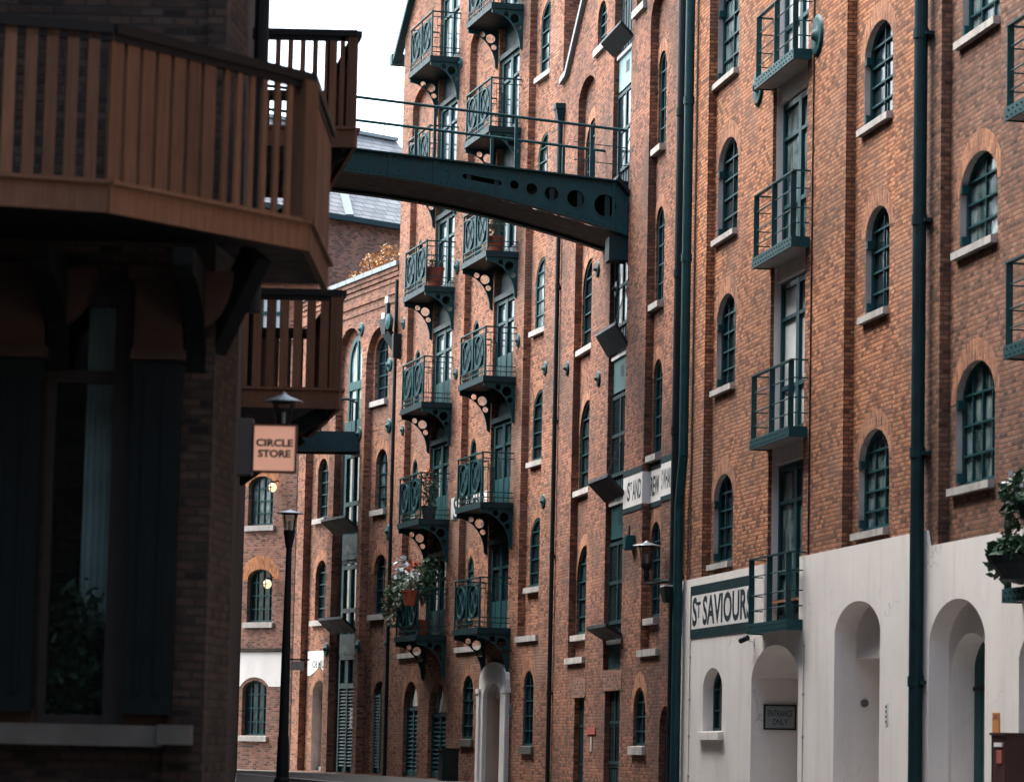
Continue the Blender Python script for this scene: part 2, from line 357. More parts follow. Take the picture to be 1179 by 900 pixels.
def scaled(loop, d):
    """inset of an arched loop"""
    us = [p[0] for p in loop]; zs = [p[1] for p in loop]; cu = (min(us) + max(us)) / 2; cz = (min(zs) + max(zs)) / 2
    su = ((max(us) - min(us)) / 2 - d) / ((max(us) - min(us)) / 2); sz = ((max(zs) - min(zs)) / 2 - d) / ((max(zs) - min(zs)) / 2)
    return [(cu + (u - cu) * su, cz + (z - cz) * sz) for u, z in loop]
def head_z(loop, u):
    """height of the opening's head above u"""
    best = None
    n = len(loop)
    for i in range(n):
        (a, za), (b, zb) = loop[i], loop[(i + 1) % n]
        if a != b and min(a, b) <= u <= max(a, b):
            z = za + (zb - za) * (u - a) / (b - a); best = z if best is None else max(best, z)
    return best if best is not None else max(p[1] for p in loop)

def make_window(par, loop, yg, nx=2, nz=4, pane='glass', sill=None, frame='frame', fw=.06, bw=.03, sill_mat='stone', hinge=False, bars=False):
    u0 = min(p[0] for p in loop); u1 = max(p[0] for p in loop); z0 = min(p[1] for p in loop); z1 = max(p[1] for p in loop)
    if pane == 'glass' and rnd.random() < .4: pane = rnd.choice(['glassm', 'glassm', 'glassl'])
    g = MB(); g.plate(loop, [], 'xz', yg, yg + .03, 0)
    w = g.build('window', pane, par, loc=((u0 + u1) / 2, yg, z0))
    f = MB(); f.plate(loop, [scaled(loop, fw)], 'xz', yg - .05, yg - .005, 0)
    for i in range(1, nx):
        u = u0 + (u1 - u0) * i / nx; f.box(u - bw / 2, u + bw / 2, yg - .04, yg - .006, z0 + fw * .5, head_z(loop, u) - fw * .6)
    for k in range(1, nz):
        z = z0 + (z1 - z0) * k / nz; us = [u for u, zz in loop]
        ua, ub = u0 + fw * .5, u1 - fw * .5
        if z > z0 + .01:
            # trim the bar to the arched head
            for t in range(12):
                if head_z(loop, ua) < z: ua += (u1 - u0) * .04
                if head_z(loop, ub) < z: ub -= (u1 - u0) * .04
        f.box(ua, ub, yg - .043, yg - .008, z - bw / 2, z + bw / 2)
    if hinge:
        for hz in (z0 + .12, z0 + (z1 - z0) * .68): f.box(u0 - .0, u0 + .1, yg - .14, yg - .05, hz - .06, hz + .06)
    f.build('frame', frame, w, loc=((u0 + u1) / 2, yg, z0))
    if sill is not None:
        y0, y1, su0, su1, h = sill
        s = MB(); s.add([(su0, y0, z0 - h), (su1, y0, z0 - h), (su1, y1, z0 - h), (su0, y1, z0 - h), (su0, y0, z0 - .02), (su1, y0, z0 - .02), (su1, y1, z0 + .012), (su0, y1, z0 + .012)],
                        [(0, 3, 2, 1), (4, 5, 6, 7), (0, 1, 5, 4), (1, 2, 6, 5), (2, 3, 7, 6), (3, 0, 4, 7)])
        s.build('sill', sill_mat, w, loc=((u0 + u1) / 2, yg, z0))
    return w
def text_mb(body, w, h, bold=.0, align='CENTER', spacing=1.0):
    """lettering as a MB in the x-z plane, w wide and h high, centred on the origin, facing -y"""
    cu = bpy.data.curves.new('t', 'FONT'); cu.body = body; cu.align_x = align; cu.offset = bold; cu.space_line = spacing; cu.resolution_u = 3
    ob = bpy.data.objects.new('t', cu); COL.objects.link(ob)
    me = bpy.data.meshes.new_from_object(ob.evaluated_get(bpy.context.evaluated_depsgraph_get()))
    vs = [v.co.copy() for v in me.vertices]; fs = [tuple(p.vertices) for p in me.polygons]
    bpy.data.objects.remove(ob); bpy.data.curves.remove(cu); bpy.data.meshes.remove(me)
    x0, x1 = min(v.x for v in vs), max(v.x for v in vs); y0, y1 = min(v.y for v in vs), max(v.y for v in vs)
    mb = MB(); mb.add([((v.x - (x0 + x1) / 2) * w / (x1 - x0), 0, (v.y - (y0 + y1) / 2) * h / (y1 - y0)) for v in vs], fs); return mb
def moved(mb, d):
    mb.v = [(a + d[0], b + d[1], c + d[2]) for a, b, c in mb.v]; return mb
def plate_thing(u, z, r, mb, y=0.):           # round cast pattress plate
    mb.lathe([(r, 0), (r, -.03), (r * .8, -.045), (r * .35, -.03), (r * .22, -.10), (r * .0001, -.115)], (u, y, z), 14, axis='y')
def foliage(mb, c, rad, n, size, m=0, seed=1, squash=.4):
    R = random.Random(seed)
    for _ in range(n):
        while True:
            p = Vector((R.uniform(-1, 1), R.uniform(-1, 1), R.uniform(-1, 1)))
            if .15 < p.length < 1 and R.random() < .35 + .65 * p.length: break
        p = Vector((c[0] + p.x * rad[0], c[1] + p.y * rad[1], c[2] + p.z * rad[2]))
        a = Vector((R.gauss(0, 1), R.gauss(0, 1), R.gauss(0, 1))).normalized(); b = a.cross(Vector((R.gauss(0, 1), R.gauss(0, 1), R.gauss(0, 1)))).normalized()
        s = size * R.uniform(.6, 1.4); mb.quad(p - a * s, p + b * s * squash, p + a * s, p - b * s * squash, m)

# ------------------------------------------------------------------ facade helper
class Facade:
    """front wall with vertical recessed strips; windows and doors cut real openings"""
    def __init__(s, W, par, bricks, outline, rec=.14, reveal=None):
        s.W, s.par, s.rec = W, par, rec; s.mb = MB(); s.outline = outline; s.holes = []; s.strips = []; s.mats = bricks; s.reveal = reveal
    def strip(s, u0, u1, z0, z1, rise=0.): s.strips.append([u0, u1, z0, z1, rise, []]); return s.strips[-1]
    def open_(s, strip, loop, depth, rm=0, band=None, bm=1, bw=.24, rise=.2):
        (s.holes if strip is None else strip[5]).append((loop, depth, rm))
        y = 0 if strip is None else s.rec
        if band: arch_band(s.mb, min(p[0] for p in loop), max(p[0] for p in loop), max(p[1] for p in loop), rise, y - .004, bw, bm)
    def finish(s, name='wall'):
        mb = s.mb
        hs = [h[0] for h in s.holes] + [arc_loop(a, b, c, d, r) for a, b, c, d, r, _ in s.strips]
        mb.plate(s.outline, hs, 'xz', 0, None, 0)
        for loop, dep, rm in s.holes: s._rev(loop, 0, dep, rm)
        for a, b, c, d, r, ops in s.strips:
            s._rev(arc_loop(a, b, c, d, r), 0, s.rec, 0)
            mb.plate([(a - .02, c - .02), (b + .02, c - .02), (b + .02, d + .02), (a - .02, d + .02)], [o[0] for o in ops], 'xz', s.rec + .001, None, 0)
            for loop, dep, rm in ops: s._rev(loop, s.rec, s.rec + dep, rm)
        return mb.build(name, s.mats, s.par)
    def _rev(s, loop, y0, y1, rm):
        n = len(loop)
        for i in range(n):
            a, b = loop[i], loop[(i + 1) % n]; s.mb.quad((a[0], y0, a[1]), (b[0], y0, b[1]), (b[0], y1, b[1]), (a[0], y1, a[1]), rm)

def shell(par, u0, u1, z1, d, m, name='side_wall'):   # the rest of the building behind the facade
    b = MB(); b.box(u0, u1, .9, d, 0, z1); return b.build(name, m, par)

# ================================================================== warehouse with the cream ground floor (WA)
FLOORS_A = [2.76, 5.76, 8.75, 11.74, 14.74]
b1 = empty('warehouse', WA.mat(), 'orange brick warehouse with cream rendered ground floor and teal balconies', 'warehouse')
UA0, UA1, ZT = 14.15, 88.0, 24.0
US = WA.u_(1059, 400)
fa = Facade(WA, b1, ['brickA', 'archb', 'reveal'], [(UA0, 3.25), (US, 3.25), (US, ZT), (UA0, ZT)])
fa2 = Facade(WA, b1, ['brickA2', 'archb', 'reveal'], [(US, 3.25), (UA1, 3.25), (UA1, ZT), (US, ZT)])
R = .14
def wloop(W, xl, xr, yt, yb, off, k=.36, pointed=False):
    a = W.u_(xl, yb, off); b = W.u_(xr, yb, off); zb = W.z_(xl, yb, off); zt = W.z_((xl + xr) / 2, yt, off)
    return (pointed_loop if pointed else arc_loop)(a, b, zb, zt, (b - a) * k)
def bounds(l): return min(p[0] for p in l), max(p[0] for p in l), min(p[1] for p in l), max(p[1] for p in l)
sA = fa.strip(WA.u_(811.5, 400), WA.u_(851, 400), 3.91, ZT - 1)
sB = fa.strip(WA.u_(971.5, 400), WA.u_(1028.5, 400), 3.91, ZT - 1)
sC = fa2.strip(WA.u_(1081.5, 400), WA.u_(1151, 400), 3.69, ZT - 1)
winsA = [(sA, 826, 850, -30, 97, 2, 5, 'glassl'), (sA, 825.8, 848.7, 160, 276, 2, 5, 'glass'), (sA, 824.4, 846, 339, 449, 3, 5, 'glass'), (sA, 820.7, 843, 546, 649, 3, 5, 'glass'),
         (sB, 996, 1028, -195, -65, 2, 5, 'glass'), (sB, 995, 1027.3, 25.5, 148, 2, 5, 'glass'), (sB, 996, 1023.4, 238, 364, 2, 5, 'glass'), (sB, 988, 1023.4, 494, 613, 3, 5, 'glass'),
         (sC, 1108, 1151, -72, 46.6, 3, 4, 'glassl'), (sC, 1105, 1148.3, 175, 289, 2, 4, 'glassl'), (sC, 1100, 1145, 415, 561, 4, 4, 'glassl')]
for st, xl, xr, yt, yb, nx, nz, pane in winsA:
    l = wloop(WA, xl, xr, yt, yb, R, .3); a, b, zb, zt = bounds(l)
    (fa2 if st is sC else fa).open_(st, l, .17, 2, True, 1, .3, (b - a) * .3)
    make_window(b1, l, R + .14, nx, nz, pane, (R - .09, R + .13, a - .13, b - .005, .12), hinge=True)
# tall balcony-door recesses
DA = [(WA.u_(888, 300), WA.u_(927.6, 300)), (33.75, 35.95)]
for a, b in DA: (fa if a < 25 else fa2).holes.append((arc_loop(a, b, 3.3, ZT - 1, 0), .24, 0))
fa.finish(); fa2.finish()
# the second balcony column: fold the doors
for di, (a, b) in enumerate(DA):
    j = MB(); j.box(a - .01, a + .018, .06, .245, 2.92, ZT - 1.2)
    for k, fz in enumerate(FLOORS_A): j.box(a, b, .1, .24, fz + 2.75, fz + 3.14)
    j.build('door_jamb', 'plaster', b1)
    for k, fz in enumerate(FLOORS_A):
        z0, z1 = fz + .16, fz + 2.72
        g = MB(); g.box(a, b, .225, .24, z0, z1)
        d = g.build('door', ['glassl', 'blind', 'glassl', 'blind', 'blind'][k], b1, loc=((a + b) / 2, .23, z0))
        f = MB(); m = (a + b) / 2
        for u0, u1 in ((a + .02, a + .11), (m - .09, m + .09), (b - .1, b)): f.box(u0, u1, .17, .222, z0, z1)
        for zz, h in ((z0, .16), (z0 + .8, .07), (z1 - .1, .1), (z1 - .62, .06)): f.box(a + .022, b - .002, .175, .22, zz, zz + h)
        f.build('door_frame', 'frame', d, loc=((a + b) / 2, .23, z0))
# cream render
pl = MB(); PY = -.04
notch = []
a, b = DA[0]; c_, d_ = DA[1]
outl = [(UA0, 0), (UA1, 0), (UA1, 3.69), (d_, 3.69), (d_, 2.92), (c_, 2.92), (c_, 3.69), (29.45, 3.69), (29.35, 3.91), (b, 3.91), (b, 2.92), (a, 2.92), (a, 3.91), (UA0, 3.91)]
l1 = pointed_loop(19.55, 22.6, .02, 2.58, .5); l2 = pointed_loop(24.7, 27.14, .02, 3.09, .42); l3 = pointed_loop(29.52, 31.95, .02, 2.93, .52)
l4 = pointed_loop(33.3, 36.2, .02, 2.6, .5); l5 = pointed_loop(16.0, 17.47, 1.21, 2.3, .32)
arches = [(l1, 2.0), (l2, 1.5), (l3, .26), (l4, .9), (l5, .26)]
pl.plate(outl, [x for x, _ in arches], 'xz', PY, None, 0)
for i in range(len(outl)):
    p, q = outl[i], outl[(i + 1) % len(outl)]
    pl.quad((p[0], PY, p[1]), (q[0], PY, q[1]), (q[0], .16, q[1]), (p[0], .16, p[1]))
for l, dep in arches:
    for i in range(len(l)):
        p, q = l[i], l[(i + 1) % len(l)]; pl.quad((p[0], PY, p[1]), (q[0], PY, q[1]), (q[0], dep, q[1]), (p[0], dep, p[1]))
pl.build('rendered_wall', 'plaster', b1)
a3, b3, _, _ = bounds(l3)
l3i = pointed_loop(WA.u_(1096, 800, .24), WA.u_(1139.5, 800, .24), .02, WA.z_(1119.6, 728, .24), .42)
ip = MB(); ip.plate([(a3 - .1, 0), (b3 + .1, 0), (b3 + .1, 3), (a3 - .1, 3)], [l3i], 'xz', .24, .262, 0)
for i in range(len(l3i)):
    p, q = l3i[i], l3i[(i + 1) % len(l3i)]; ip.quad((p[0], .262, p[1]), (q[0], .262, q[1]), (q[0], .56, q[1]), (p[0], .56, p[1]))
ip.build('inner_arch', 'plaster', b1)
dm = MB(); dm.plate(scaled(l3i, .01), [], 'xz', .55, .6, 0)
ua, ub, _, zt = bounds(l3i)
for k in range(1, 5): dm.box(ua + (ub - ua) * k / 5 - .006, ua + (ub - ua) * k / 5 + .006, .542, .552, .05, zt - .3)
d = dm.build('arched_door', 'tealb', b1, loc=((ua + ub) / 2, .55, 0))
h = MB()
for hz in (.45, 1.75): h.box(ua, ua + .5, .53, .545, hz, hz + .06)
h.build('hinge', 'black', d, loc=((ua + ub) / 2, .55, 0))
h = MB(); h.tube((ub - .5, .55, 1.02), (ub - .5, .48, 1.02), .03, 8); h.tube((ub - .5, .48, 1.02), (ub - .36, .48, 1.0), .016, 8); h.box(ub - .54, ub - .46, .538, .55, .9, 1.1)
h.build('handle', 'metal', d, loc=((ua + ub) / 2, .55, 0))
# door backs of the three deep arches
for l, y, m in ((l1, 1.98, 'teald'), (l2, 1.48, 'dark'), (l4, .88, 'teald')):
    q = MB(); q.plate(scaled(l, -.01), [], 'xz', y, y + .04, 0)
    a_, b_, z0_, z1_ = bounds(l)
    for k in range(1, 6): q.box(a_ + (b_ - a_) * k / 6 - .01, a_ + (b_ - a_) * k / 6 + .01, y - .012, y + .002, .04, z1_ - .5)
    q.build('passage_door', m, b1, loc=((a_ + b_) / 2, y, 0))
a_, b_, _, _ = bounds(l2)
q = MB(); q.box(a_ + .002, b_ + .1, .30, .42, 2.28, 3.2); q.box(a_ + .002, b_ + .1, .42, 1.48, 2.36, 2.46); q.build('door_head', 'plaster', b1)
make_window(b1, scaled(l5, .004), .2, 2, 3, 'glass', (-.14, .2, 15.86, 17.6, .15), sill_mat='plaster')
# balconies of flat bar railings over a riveted channel
def flat_balcony(w=2.55, dep=.30):
    b = MB(); b.box(0, w, -dep + .03, .12, .02, .12, 1)
    b.box(-.01, w + .01, -dep, -dep + .028, 0, .17, 0)
    b.box(-.01, .018, -dep + .03, .02, 0, .168, 0); b.box(w - .018, w + .01, -dep + .03, .02, 0, .168, 0)
    for k in range(15):
        for zz in (.045, .12):
            b.lathe([(.016, 0), (.012, -.012), (.0001, -.016)], (.1 + (w - .2) * k / 14 + (.05 if zz > .1 else 0), -dep, zz), 6, 2, 'y')
    o = b.build('balcony', ['teal', 'soffit', 'black'], b1, loc=(0, 0, 0))
    r = MB(); y = -dep + .05
    r.box(-.03, w + .03, y - .035, y + .035, 1.2, 1.222)
    for x in (.0, w): r.box(x - .03, x + .03, y + .036, .1, 1.2, 1.221)
    for x in (.07, w * .5, w - .07): r.box(x - .008, x + .008, y - .045, y + .045, .17, 1.2)
    for x in (.01, w - .01): r.box(x - .008, x + .008, .02, .1, .17, 1.2)
    for zz in (.38, .62, .93):
        r.tube((0, y, zz), (w, y, zz), .011, 6)
        for x in (0, w): r.tube((x, y, zz), (x, .1, zz), .011, 6)
    r.build('railing', 'teal', o, loc=(0, 0, 0)); return o
fb = flat_balcony(); fb.location = (20.25, 0, FLOORS_A[0])
for u, lv in [(20.25, (1, 2, 3, 4)), (33.42, (0, 1, 2, 3))]:
    for k in lv: copy_part(fb, b1, Vector((u, 0, FLOORS_A[k])) - Vector(fb.location))
# pattress plates
pp = MB(); plate_thing(0, 0, .33, pp); p0 = pp.build('wall_tie_plate', 'teal', b1, smooth=True)
def put_plate(proto, W, par, px, py, first=False, s=1.0):
    u, z = W.at(px, py)
    if first: proto.location = (u, 0, z); return proto
    c = proto.copy(); COL.objects.link(c); c.parent = par; c.location = (u, 0, z); c.scale = (s, s, s); return c
put_plate(p0, WA, b1, 942, 41, True); put_plate(p0, WA, b1, 874, 100)
# drainpipes
def pipe(par, name, u, y, r, z0, z1, m, joints=()):
    b = MB(); b.tube((u, y, z0), (u, y, z1), r, 14)
    for j in joints: b.tube((u, y, j), (u, y, j + .14), r * 1.16, 14); b.box(u - r * 1.9, u + r * 1.9, y + r * .2, 0, j + .03, j + .08)
    return b.build(name, m, par, loc=(u, y, z0), smooth=False)
pipe(b1, 'drainpipe', WA.u_(1057, 450, -.14), -.14, .095, 0, ZT, 'teald', (1.8, 4.9, 8.1, 10.7, 14))
pipe(b1, 'cable', WA.u_(935.5, 300), -.015, .012, 2.9, ZT, 'black')
pipe(b1, 'cable', WA.u_(799.5, 300, -.02), -.02, .012, 3.9, ZT, 'grey')
lt = MB()
for u in (15.0, 22.95): lt.tube((u, PY - .015, .1), (u, PY - .015, 2.6 if u > 20 else 3.0), .008, 6); [lt.box(u - .02, u + .02, PY - .03, PY, z, z + .04) for z in (.4, 1.1, 1.75, 2.5)]
lt.build('lightning_strip', 'soffit', b1)
# painted name board
u0, z0 = WA.at(795.3, 735, PY); u1 = WA.u_(868.5, 700, PY); z1 = WA.z_(795.3, 675.5, PY)
sb = MB(); sb.plate([(u0, z0), (u1, z0), (u1, z1), (u0, z1)], [[(u0 + .1, z0 + .16), (u1 - .1, z0 + .16), (u1 - .1, z1 - .17), (u0 + .1, z1 - .17)]], 'xz', PY - .016, PY - .013, 0)
sb.box(u0 + .1, u1 - .1, PY - .0155, PY - .0135, z0 + .16, z1 - .17, 1)
nb = sb.build('painted_name_board', ['teald', 'white'], b1, loc=((u0 + u1) / 2, PY, z0))
zc = (z0 + z1) / 2; hh = (z1 - z0) * .56
ww = (u1 - u0) - .3
us = u1 - .12
tx = moved(text_mb('S', .36, hh, .03), (u0 + .36, PY - .018, zc)); t2 = moved(text_mb('T', .30, hh * .55, .03), (u0 + .68, PY - .018, zc + hh * .05))
t3 = moved(text_mb('SAVIOURS', us - u0 - 1.0, hh, .028), (u0 + 1.0 + (us - u0 - 1.0) / 2, PY - .018, zc + .0))
for t in (t2, t3): tx.add(t.v, t.f)
tx.build('lettering', 'ink', nb, loc=((u0 + u1) / 2, PY, z0))
wg = MB(); wg.box(UA1 - 8, UA1, -42, .5, 0, 20); wg.build('added_shade_wing', 'shade_wing_brick', b1)  # unseen wing added behind the camera to block sky light
sh = MB(); sh.box(UA0 + .02, UA1, 2.4, 14, 0, 23.8); sh.box(UA0, UA0 + .3, .5, 2.4, 0, 23.8); sh.build('rear_wall', 'brickE', b1)

# ================================================================== gabled warehouse with loading flaps (WA, further along)
b2 = empty('warehouse', WA.mat(), 'dark plum brick warehouse with raking gable and folding loading flaps', 'warehouse')
g0 = WA.at(644, 101); g1 = WA.at(655, 86); g2 = WA.at(675, 0); UB0 = WA.u_(640, 500) + .01
sl = (g2[1] - g1[1]) / (g2[0] - g1[0]); gt = (g2[0] + (ZT - g2[1]) / sl, ZT)
f2 = Facade(WA, b2, ['brickB', 'archb', 'reveal'], [(UB0, 0), (UA0 - .01, 0), (UA0 - .01, ZT), gt, (g1[0], g1[1]), (UB0, g0[1])], rec=.15)
hA, hB = WA.u_(702.5, 320), WA.u_(722.5, 320)
s1 = f2.strip(WA.u_(662, 330), WA.u_(681.5, 330), WA.z_(665, 757), WA.z_(677, 88), .45)
s2 = f2.strip(WA.u_(744.2, 330), WA.u_(765.5, 330), WA.z_(745, 748), WA.z_(758, -12), .5)
R2 = .15
winsB = [(s1, 670.5, 680, 301, 403), (s1, 669.5, 678, 462, 564), (s1, 668.2, 676.5, 628, 730), (s1, 672.5, 681, 143, 236),
         (s2, 756.5, 766, 61, 172), (s2, 754.5, 763.5, 239, 350), (s2, 751.6, 761, 414, 524), (s2, 748.5, 759, 601, 711)]
for st, xl, xr, yt, yb in winsB:
    l = wloop(WA, xl, xr, yt, yb, R2, .4); a, b, zb, zt = bounds(l)
    a = st[0] + .14; b = st[1] - .12 if st is s1 else b; l = arc_loop(a, b, zb, zt, (b - a) * .42)
    f2.open_(st, l, .12, 0, True, 1, .25, (b - a) * .42)
    make_window(b2, l, R2 + .09, 2, 5, 'glass', (R2 - .12, R2 + .085, st[0] + .01, b - .005, .14))
for xl, xr, yt, yb in [(688, 698, 2.5, 57), (733, 744, -95, 12), (728.5, 742.5, 791, 858)]:
    l = wloop(WA, xl, xr, yt, yb, 0, .42); a, b, zb, zt = bounds(l)
    f2.open_(None, l, .14, 0, True, 1, .3, (b - a) * .42)
    make_window(b2, l, .11, 2, 4, 'glass', (-.08, .11, a - .12, b + .06, .17))
f2.holes.append((arc_loop(hA, hB, WA.z_(705, 770), ZT - .5, 0), .17, 0))
gd = [(WA.u_(660.5, 850), WA.u_(672, 850), 803), (WA.u_(695.5, 850), WA.u_(713, 850), 795), (WA.u_(758.5, 860), WA.u_(772, 860), 812)]
for i, (a, b, yt) in enumerate(gd):
    zt = WA.z_(a * 0 + [666, 700, 762][i], yt); f2.holes.append((arc_loop(a, b, .02, zt, .5 if i == 2 else 0), .15, 0))
    q = MB(); q.box(a, b, .12, .15, 0, zt)
    for k in range(1, 6): q.box(a + (b - a) * k / 6 - .01, a + (b - a) * k / 6 + .01, .108, .122, .05, zt - .12)
    for zz in (.5, 1.3): q.box(a + .03, b - .03, .102, .12, zz, zz + .05)
    dd = q.build('door', 'teald', b2, loc=((a + b) / 2, .12, 0))
    hh_ = MB(); hh_.box(b - .2, b - .17, .05, .105, 1.0, 1.18); hh_.build('handle', 'metal', dd, loc=((a + b) / 2, .12, 0))
    if i < 2: q = MB(); q.box(a - .15, b + .15, -.012, .03, zt, zt + .42); q.build('lintel', 'brickE', b2, loc=((a + b) / 2, 0, zt))
f2.finish()
q = MB(); q.box(hA, hB, .14, .17, 2.2, ZT - .6)
for k in range(1, 7): q.box(hA + (hB - hA) * k / 7 - .012, hA + (hB - hA) * k / 7 + .012, .126, .142, 2.2, ZT - .6)
q.build('hatch_lining', 'teald', b2)
flapz = []
for k, (px, py, dx, dz, ln) in enumerate([(706.5, 66, .27, .27, 1), (705.7, 408, .26, .42, 1), (706, 575, .36, .36, 1), (697, 736, .34, .20, 1), (709, 238, .26, .34, 1)]):
    z = WA.z_(px, py, 0); flapz.append(z)
    f = MB(); a, b = hA - .12, hB + .1
    f.add([(a, 0, z), (b, 0, z), (b, -dx, z + dz), (a, -dx, z + dz), (a, .02, z + .07), (b, .02, z + .07), (b, -dx + .02, z + dz + .07), (a, -dx + .02, z + dz + .07)],
          [(0, 3, 2, 1), (4, 5, 6, 7), (0, 1, 5, 4), (1, 2, 6, 5), (2, 3, 7, 6), (3, 0, 4, 7)])
    f.tube((b - .1, -dx, z + dz), (b - .15, .1, z + 1.5), .009, 6)
    f.build('loading_flap', 'black', b2, loc=((a + b) / 2, 0, z))
    # joinery of the hatch below each flap
    p = MB(); p.box(hA + .02, hB - .02, .104, .125, z - .78, z - .1); p.box(hA + .02, hB - .02, .05, .103, z - .1, z - .02, 1)
    p.box((hA + hB) / 2 - .12, (hA + hB) / 2 + .2, .1, .104, z - .5, z - .26, 2)
    p.build('hatch_panel', ['tealw' if k == 0 else ('tealm' if k == 1 else 'teal'), 'white', 'teald'], b2, loc=((hA + hB) / 2, .1, z))
    w = MB(); w.box(hA + .1, hB - .1, .11, .124, z - 2.5, z - .85); w = w.build('hatch_door', 'glass', b2, loc=((hA + hB) / 2, .11, z - 2.5))
    w2 = MB(); m_ = (hA + hB) / 2
    for u in (hA + .06, m_, hB - .06): w2.box(u - .05, u + .05, .085, .108, z - 2.5, z - .85)
    for zz in (z - 2.5, z - 1.7, z - .92): w2.box(hA + .012, hB - .012, .087, .106, zz, zz + .07)
    w2.build('door_frame', 'teald', w, loc=((hA + hB) / 2, .11, z - 2.5))
cp = MB()
for p, q_ in (((UB0, g0[1]), g1), (g1, gt)): cp.bar((p[0], -.03, p[1] + .03), (q_[0], -.03, q_[1] + .03), .14, .13)
cp.build('gable_coping', 'coping', b2)
for st in (s1, s2): le = MB(); le.box(st[0] - .02, st[1] + .02, -.07, R2, st[2] - .12, st[2] + .01); le.build('recess_ledge', 'stone', b2)
uh = WA.u_(638.6, 450, -.07) + .08; zh = WA.z_(641, 150)
pipe(b2, 'drainpipe', uh, -.07, .05, 0, zh, 'black', (2, 5, 8, 11, 14))
k = MB(); k.add([(uh - .08, -.14, zh), (uh + .08, -.14, zh), (uh + .08, 0, zh), (uh - .08, 0, zh), (uh - .15, -.2, zh + .3), (uh + .15, -.2, zh + .3), (uh + .15, 0, zh + .3), (uh - .15, 0, zh + .3)], [(0, 3, 2, 1), (4, 5, 6, 7), (0, 1, 5, 4), (1, 2, 6, 5), (2, 3, 7, 6), (3, 0, 4, 7)]); k.box(uh - .17, uh + .17, -.22, 0, zh + .3, zh + .42); k.tube((uh, -.08, zh - 1.6), (uh, -.08, zh), .06, 10); k.build('rain_hopper', 'teald', b2)
pipe(b2, 'drainpipe', WA.u_(779.5, 500, -.12), -.12, .10, 0, ZT, 'black', (1.2, 3.8, 6.6, 9.5, 12.5, 15.5))
tp = MB(); u = WA.u_(790.5, 300, -.13); u2 = WA.u_(780.5, 600, -.14) + .12; zj = WA.z_(785, 585)
tp.path([(u, -.13, ZT), (u, -.13, zj + .9), (u2, -.15, zj), (u2, -.15, .1)], .085, 14)
for z in (9.7, 12.6, 15): tp.tube((u, -.13, z), (u, -.13, z + .14), .1, 14)
tp.build('drainpipe', 'teal', b2)
pl2 = MB(); plate_thing(0, 0, .17, pl2); p2 = pl2.build('wall_tie_plate', 'teald', b2, smooth=True)
put_plate(p2, WA, b2, 690, 436, True)
for x, y in ((626, 578), (711, 333), (689, 310), (654, 424)): put_plate(p2, WA, b2, x, y) if x > 645 else None
# painted wharf name on the brickwork
ua, ub = WA.u_(718.2, 568), WA.u_(773.5, 548); zb, zt = WA.z_(719, 586), WA.z_(719, 550.5)
wn = MB(); y = -.014
uL, uR = s2[0] - .003, s2[1] + .003
for a, b, yy, dz in ((ua, uL, y, 0), (uR, ub, y, 0), (uL + .006, uR - .006, R2 - .014, 0)):
    wn.box(a, b, yy, yy + .012, zb, zt, 0); wn.box(a, b, yy - .004, yy + .008, zt, zt + .13, 1); wn.box(a, b, yy - .004, yy + .008, zb - .1, zb, 1)
wn.box(uL - .004, uL + .004, y + .012, R2 - .014, zb, zt, 0)
wn_o = wn.build('painted_name_board', ['white', 'teald'], b2, loc=(ua, 0, zb))
zc = (zb + zt) / 2; hh = (zt - zb) * .62
U = uL - ua; t = moved(text_mb('S', .15 * U, hh, .025), (ua + .30 * U, y - .002, zc)); q = moved(text_mb('T', .10 * U, hh * .4, .025), (ua + .43 * U, y - .002, zc + hh * .25)); t.add(q.v, q.f)
q = moved(text_mb('AND', .46 * U, hh, .025), (ua + .73 * U, y - .002, zc)); t.add(q.v, q.f)
w_ = uR - uL - .95; q = moved(text_mb('REW', w_, hh, .025), (uL + .12 + w_ / 2, R2 - .019, zc)); t.add(q.v, q.f)
w_ = ub - uR - .1; q = moved(text_mb('S WHARF', w_ * 1.15, hh, .025), (uR + .06 + w_ * .575, y - .002, zc)); t.add(q.v, q.f)
t.build('lettering', 'ink', wn_o, loc=(ua, 0, zb))
sh = MB(); sh.box(UB0 + 4.5, UA0 - .3, .9, 12, 0, 23.5); sh.box(UB0, UB0 + 4.5, .9, 12, 0, 13); sh.build('rear_wall', 'brickE', b2)

# ================================================================== balconied warehouse (W3)
b3 = empty('warehouse', W3.mat(), 'pink brick warehouse with two columns of ornate ironwork balconies', 'warehouse')
v0 = W3.at(460, 54); v1 = W3.at(474.5, 0); sl = (v1[1] - v0[1]) / (v1[0] - v0[0]); vt = (v0[0] + (ZT - v0[1]) / sl, ZT)
f3 = Facade(W3, b3, ['brickC', 'archb', 'reveal'], [(0, 0), (L3 - .01, 0), (L3 - .01, ZT), vt, (0, v0[1] - v0[0] * sl)], rec=.16)
R3 = .16
D1 = (W3.u_(498, 400), W3.u_(520, 400)); D2 = (W3.u_(567.5, 400), W3.u_(591, 400))
t1 = f3.strip(W3.u_(468.5, 400), D1[0] - .25, W3.z_(470, 752), W3.z_(480, 104), .5)
t2 = f3.strip(W3.u_(533.5, 400), D2[0] - .25, W3.z_(535, 745), W3.z_(543, 34), .5)
t3 = f3.strip(W3.u_(602.5, 400), W3.u_(626, 400), W3.z_(600, 733), ZT - .8, .5)
FL3 = [3.47, 6.38, 9.33, 12.28, 15.24, 18.2]
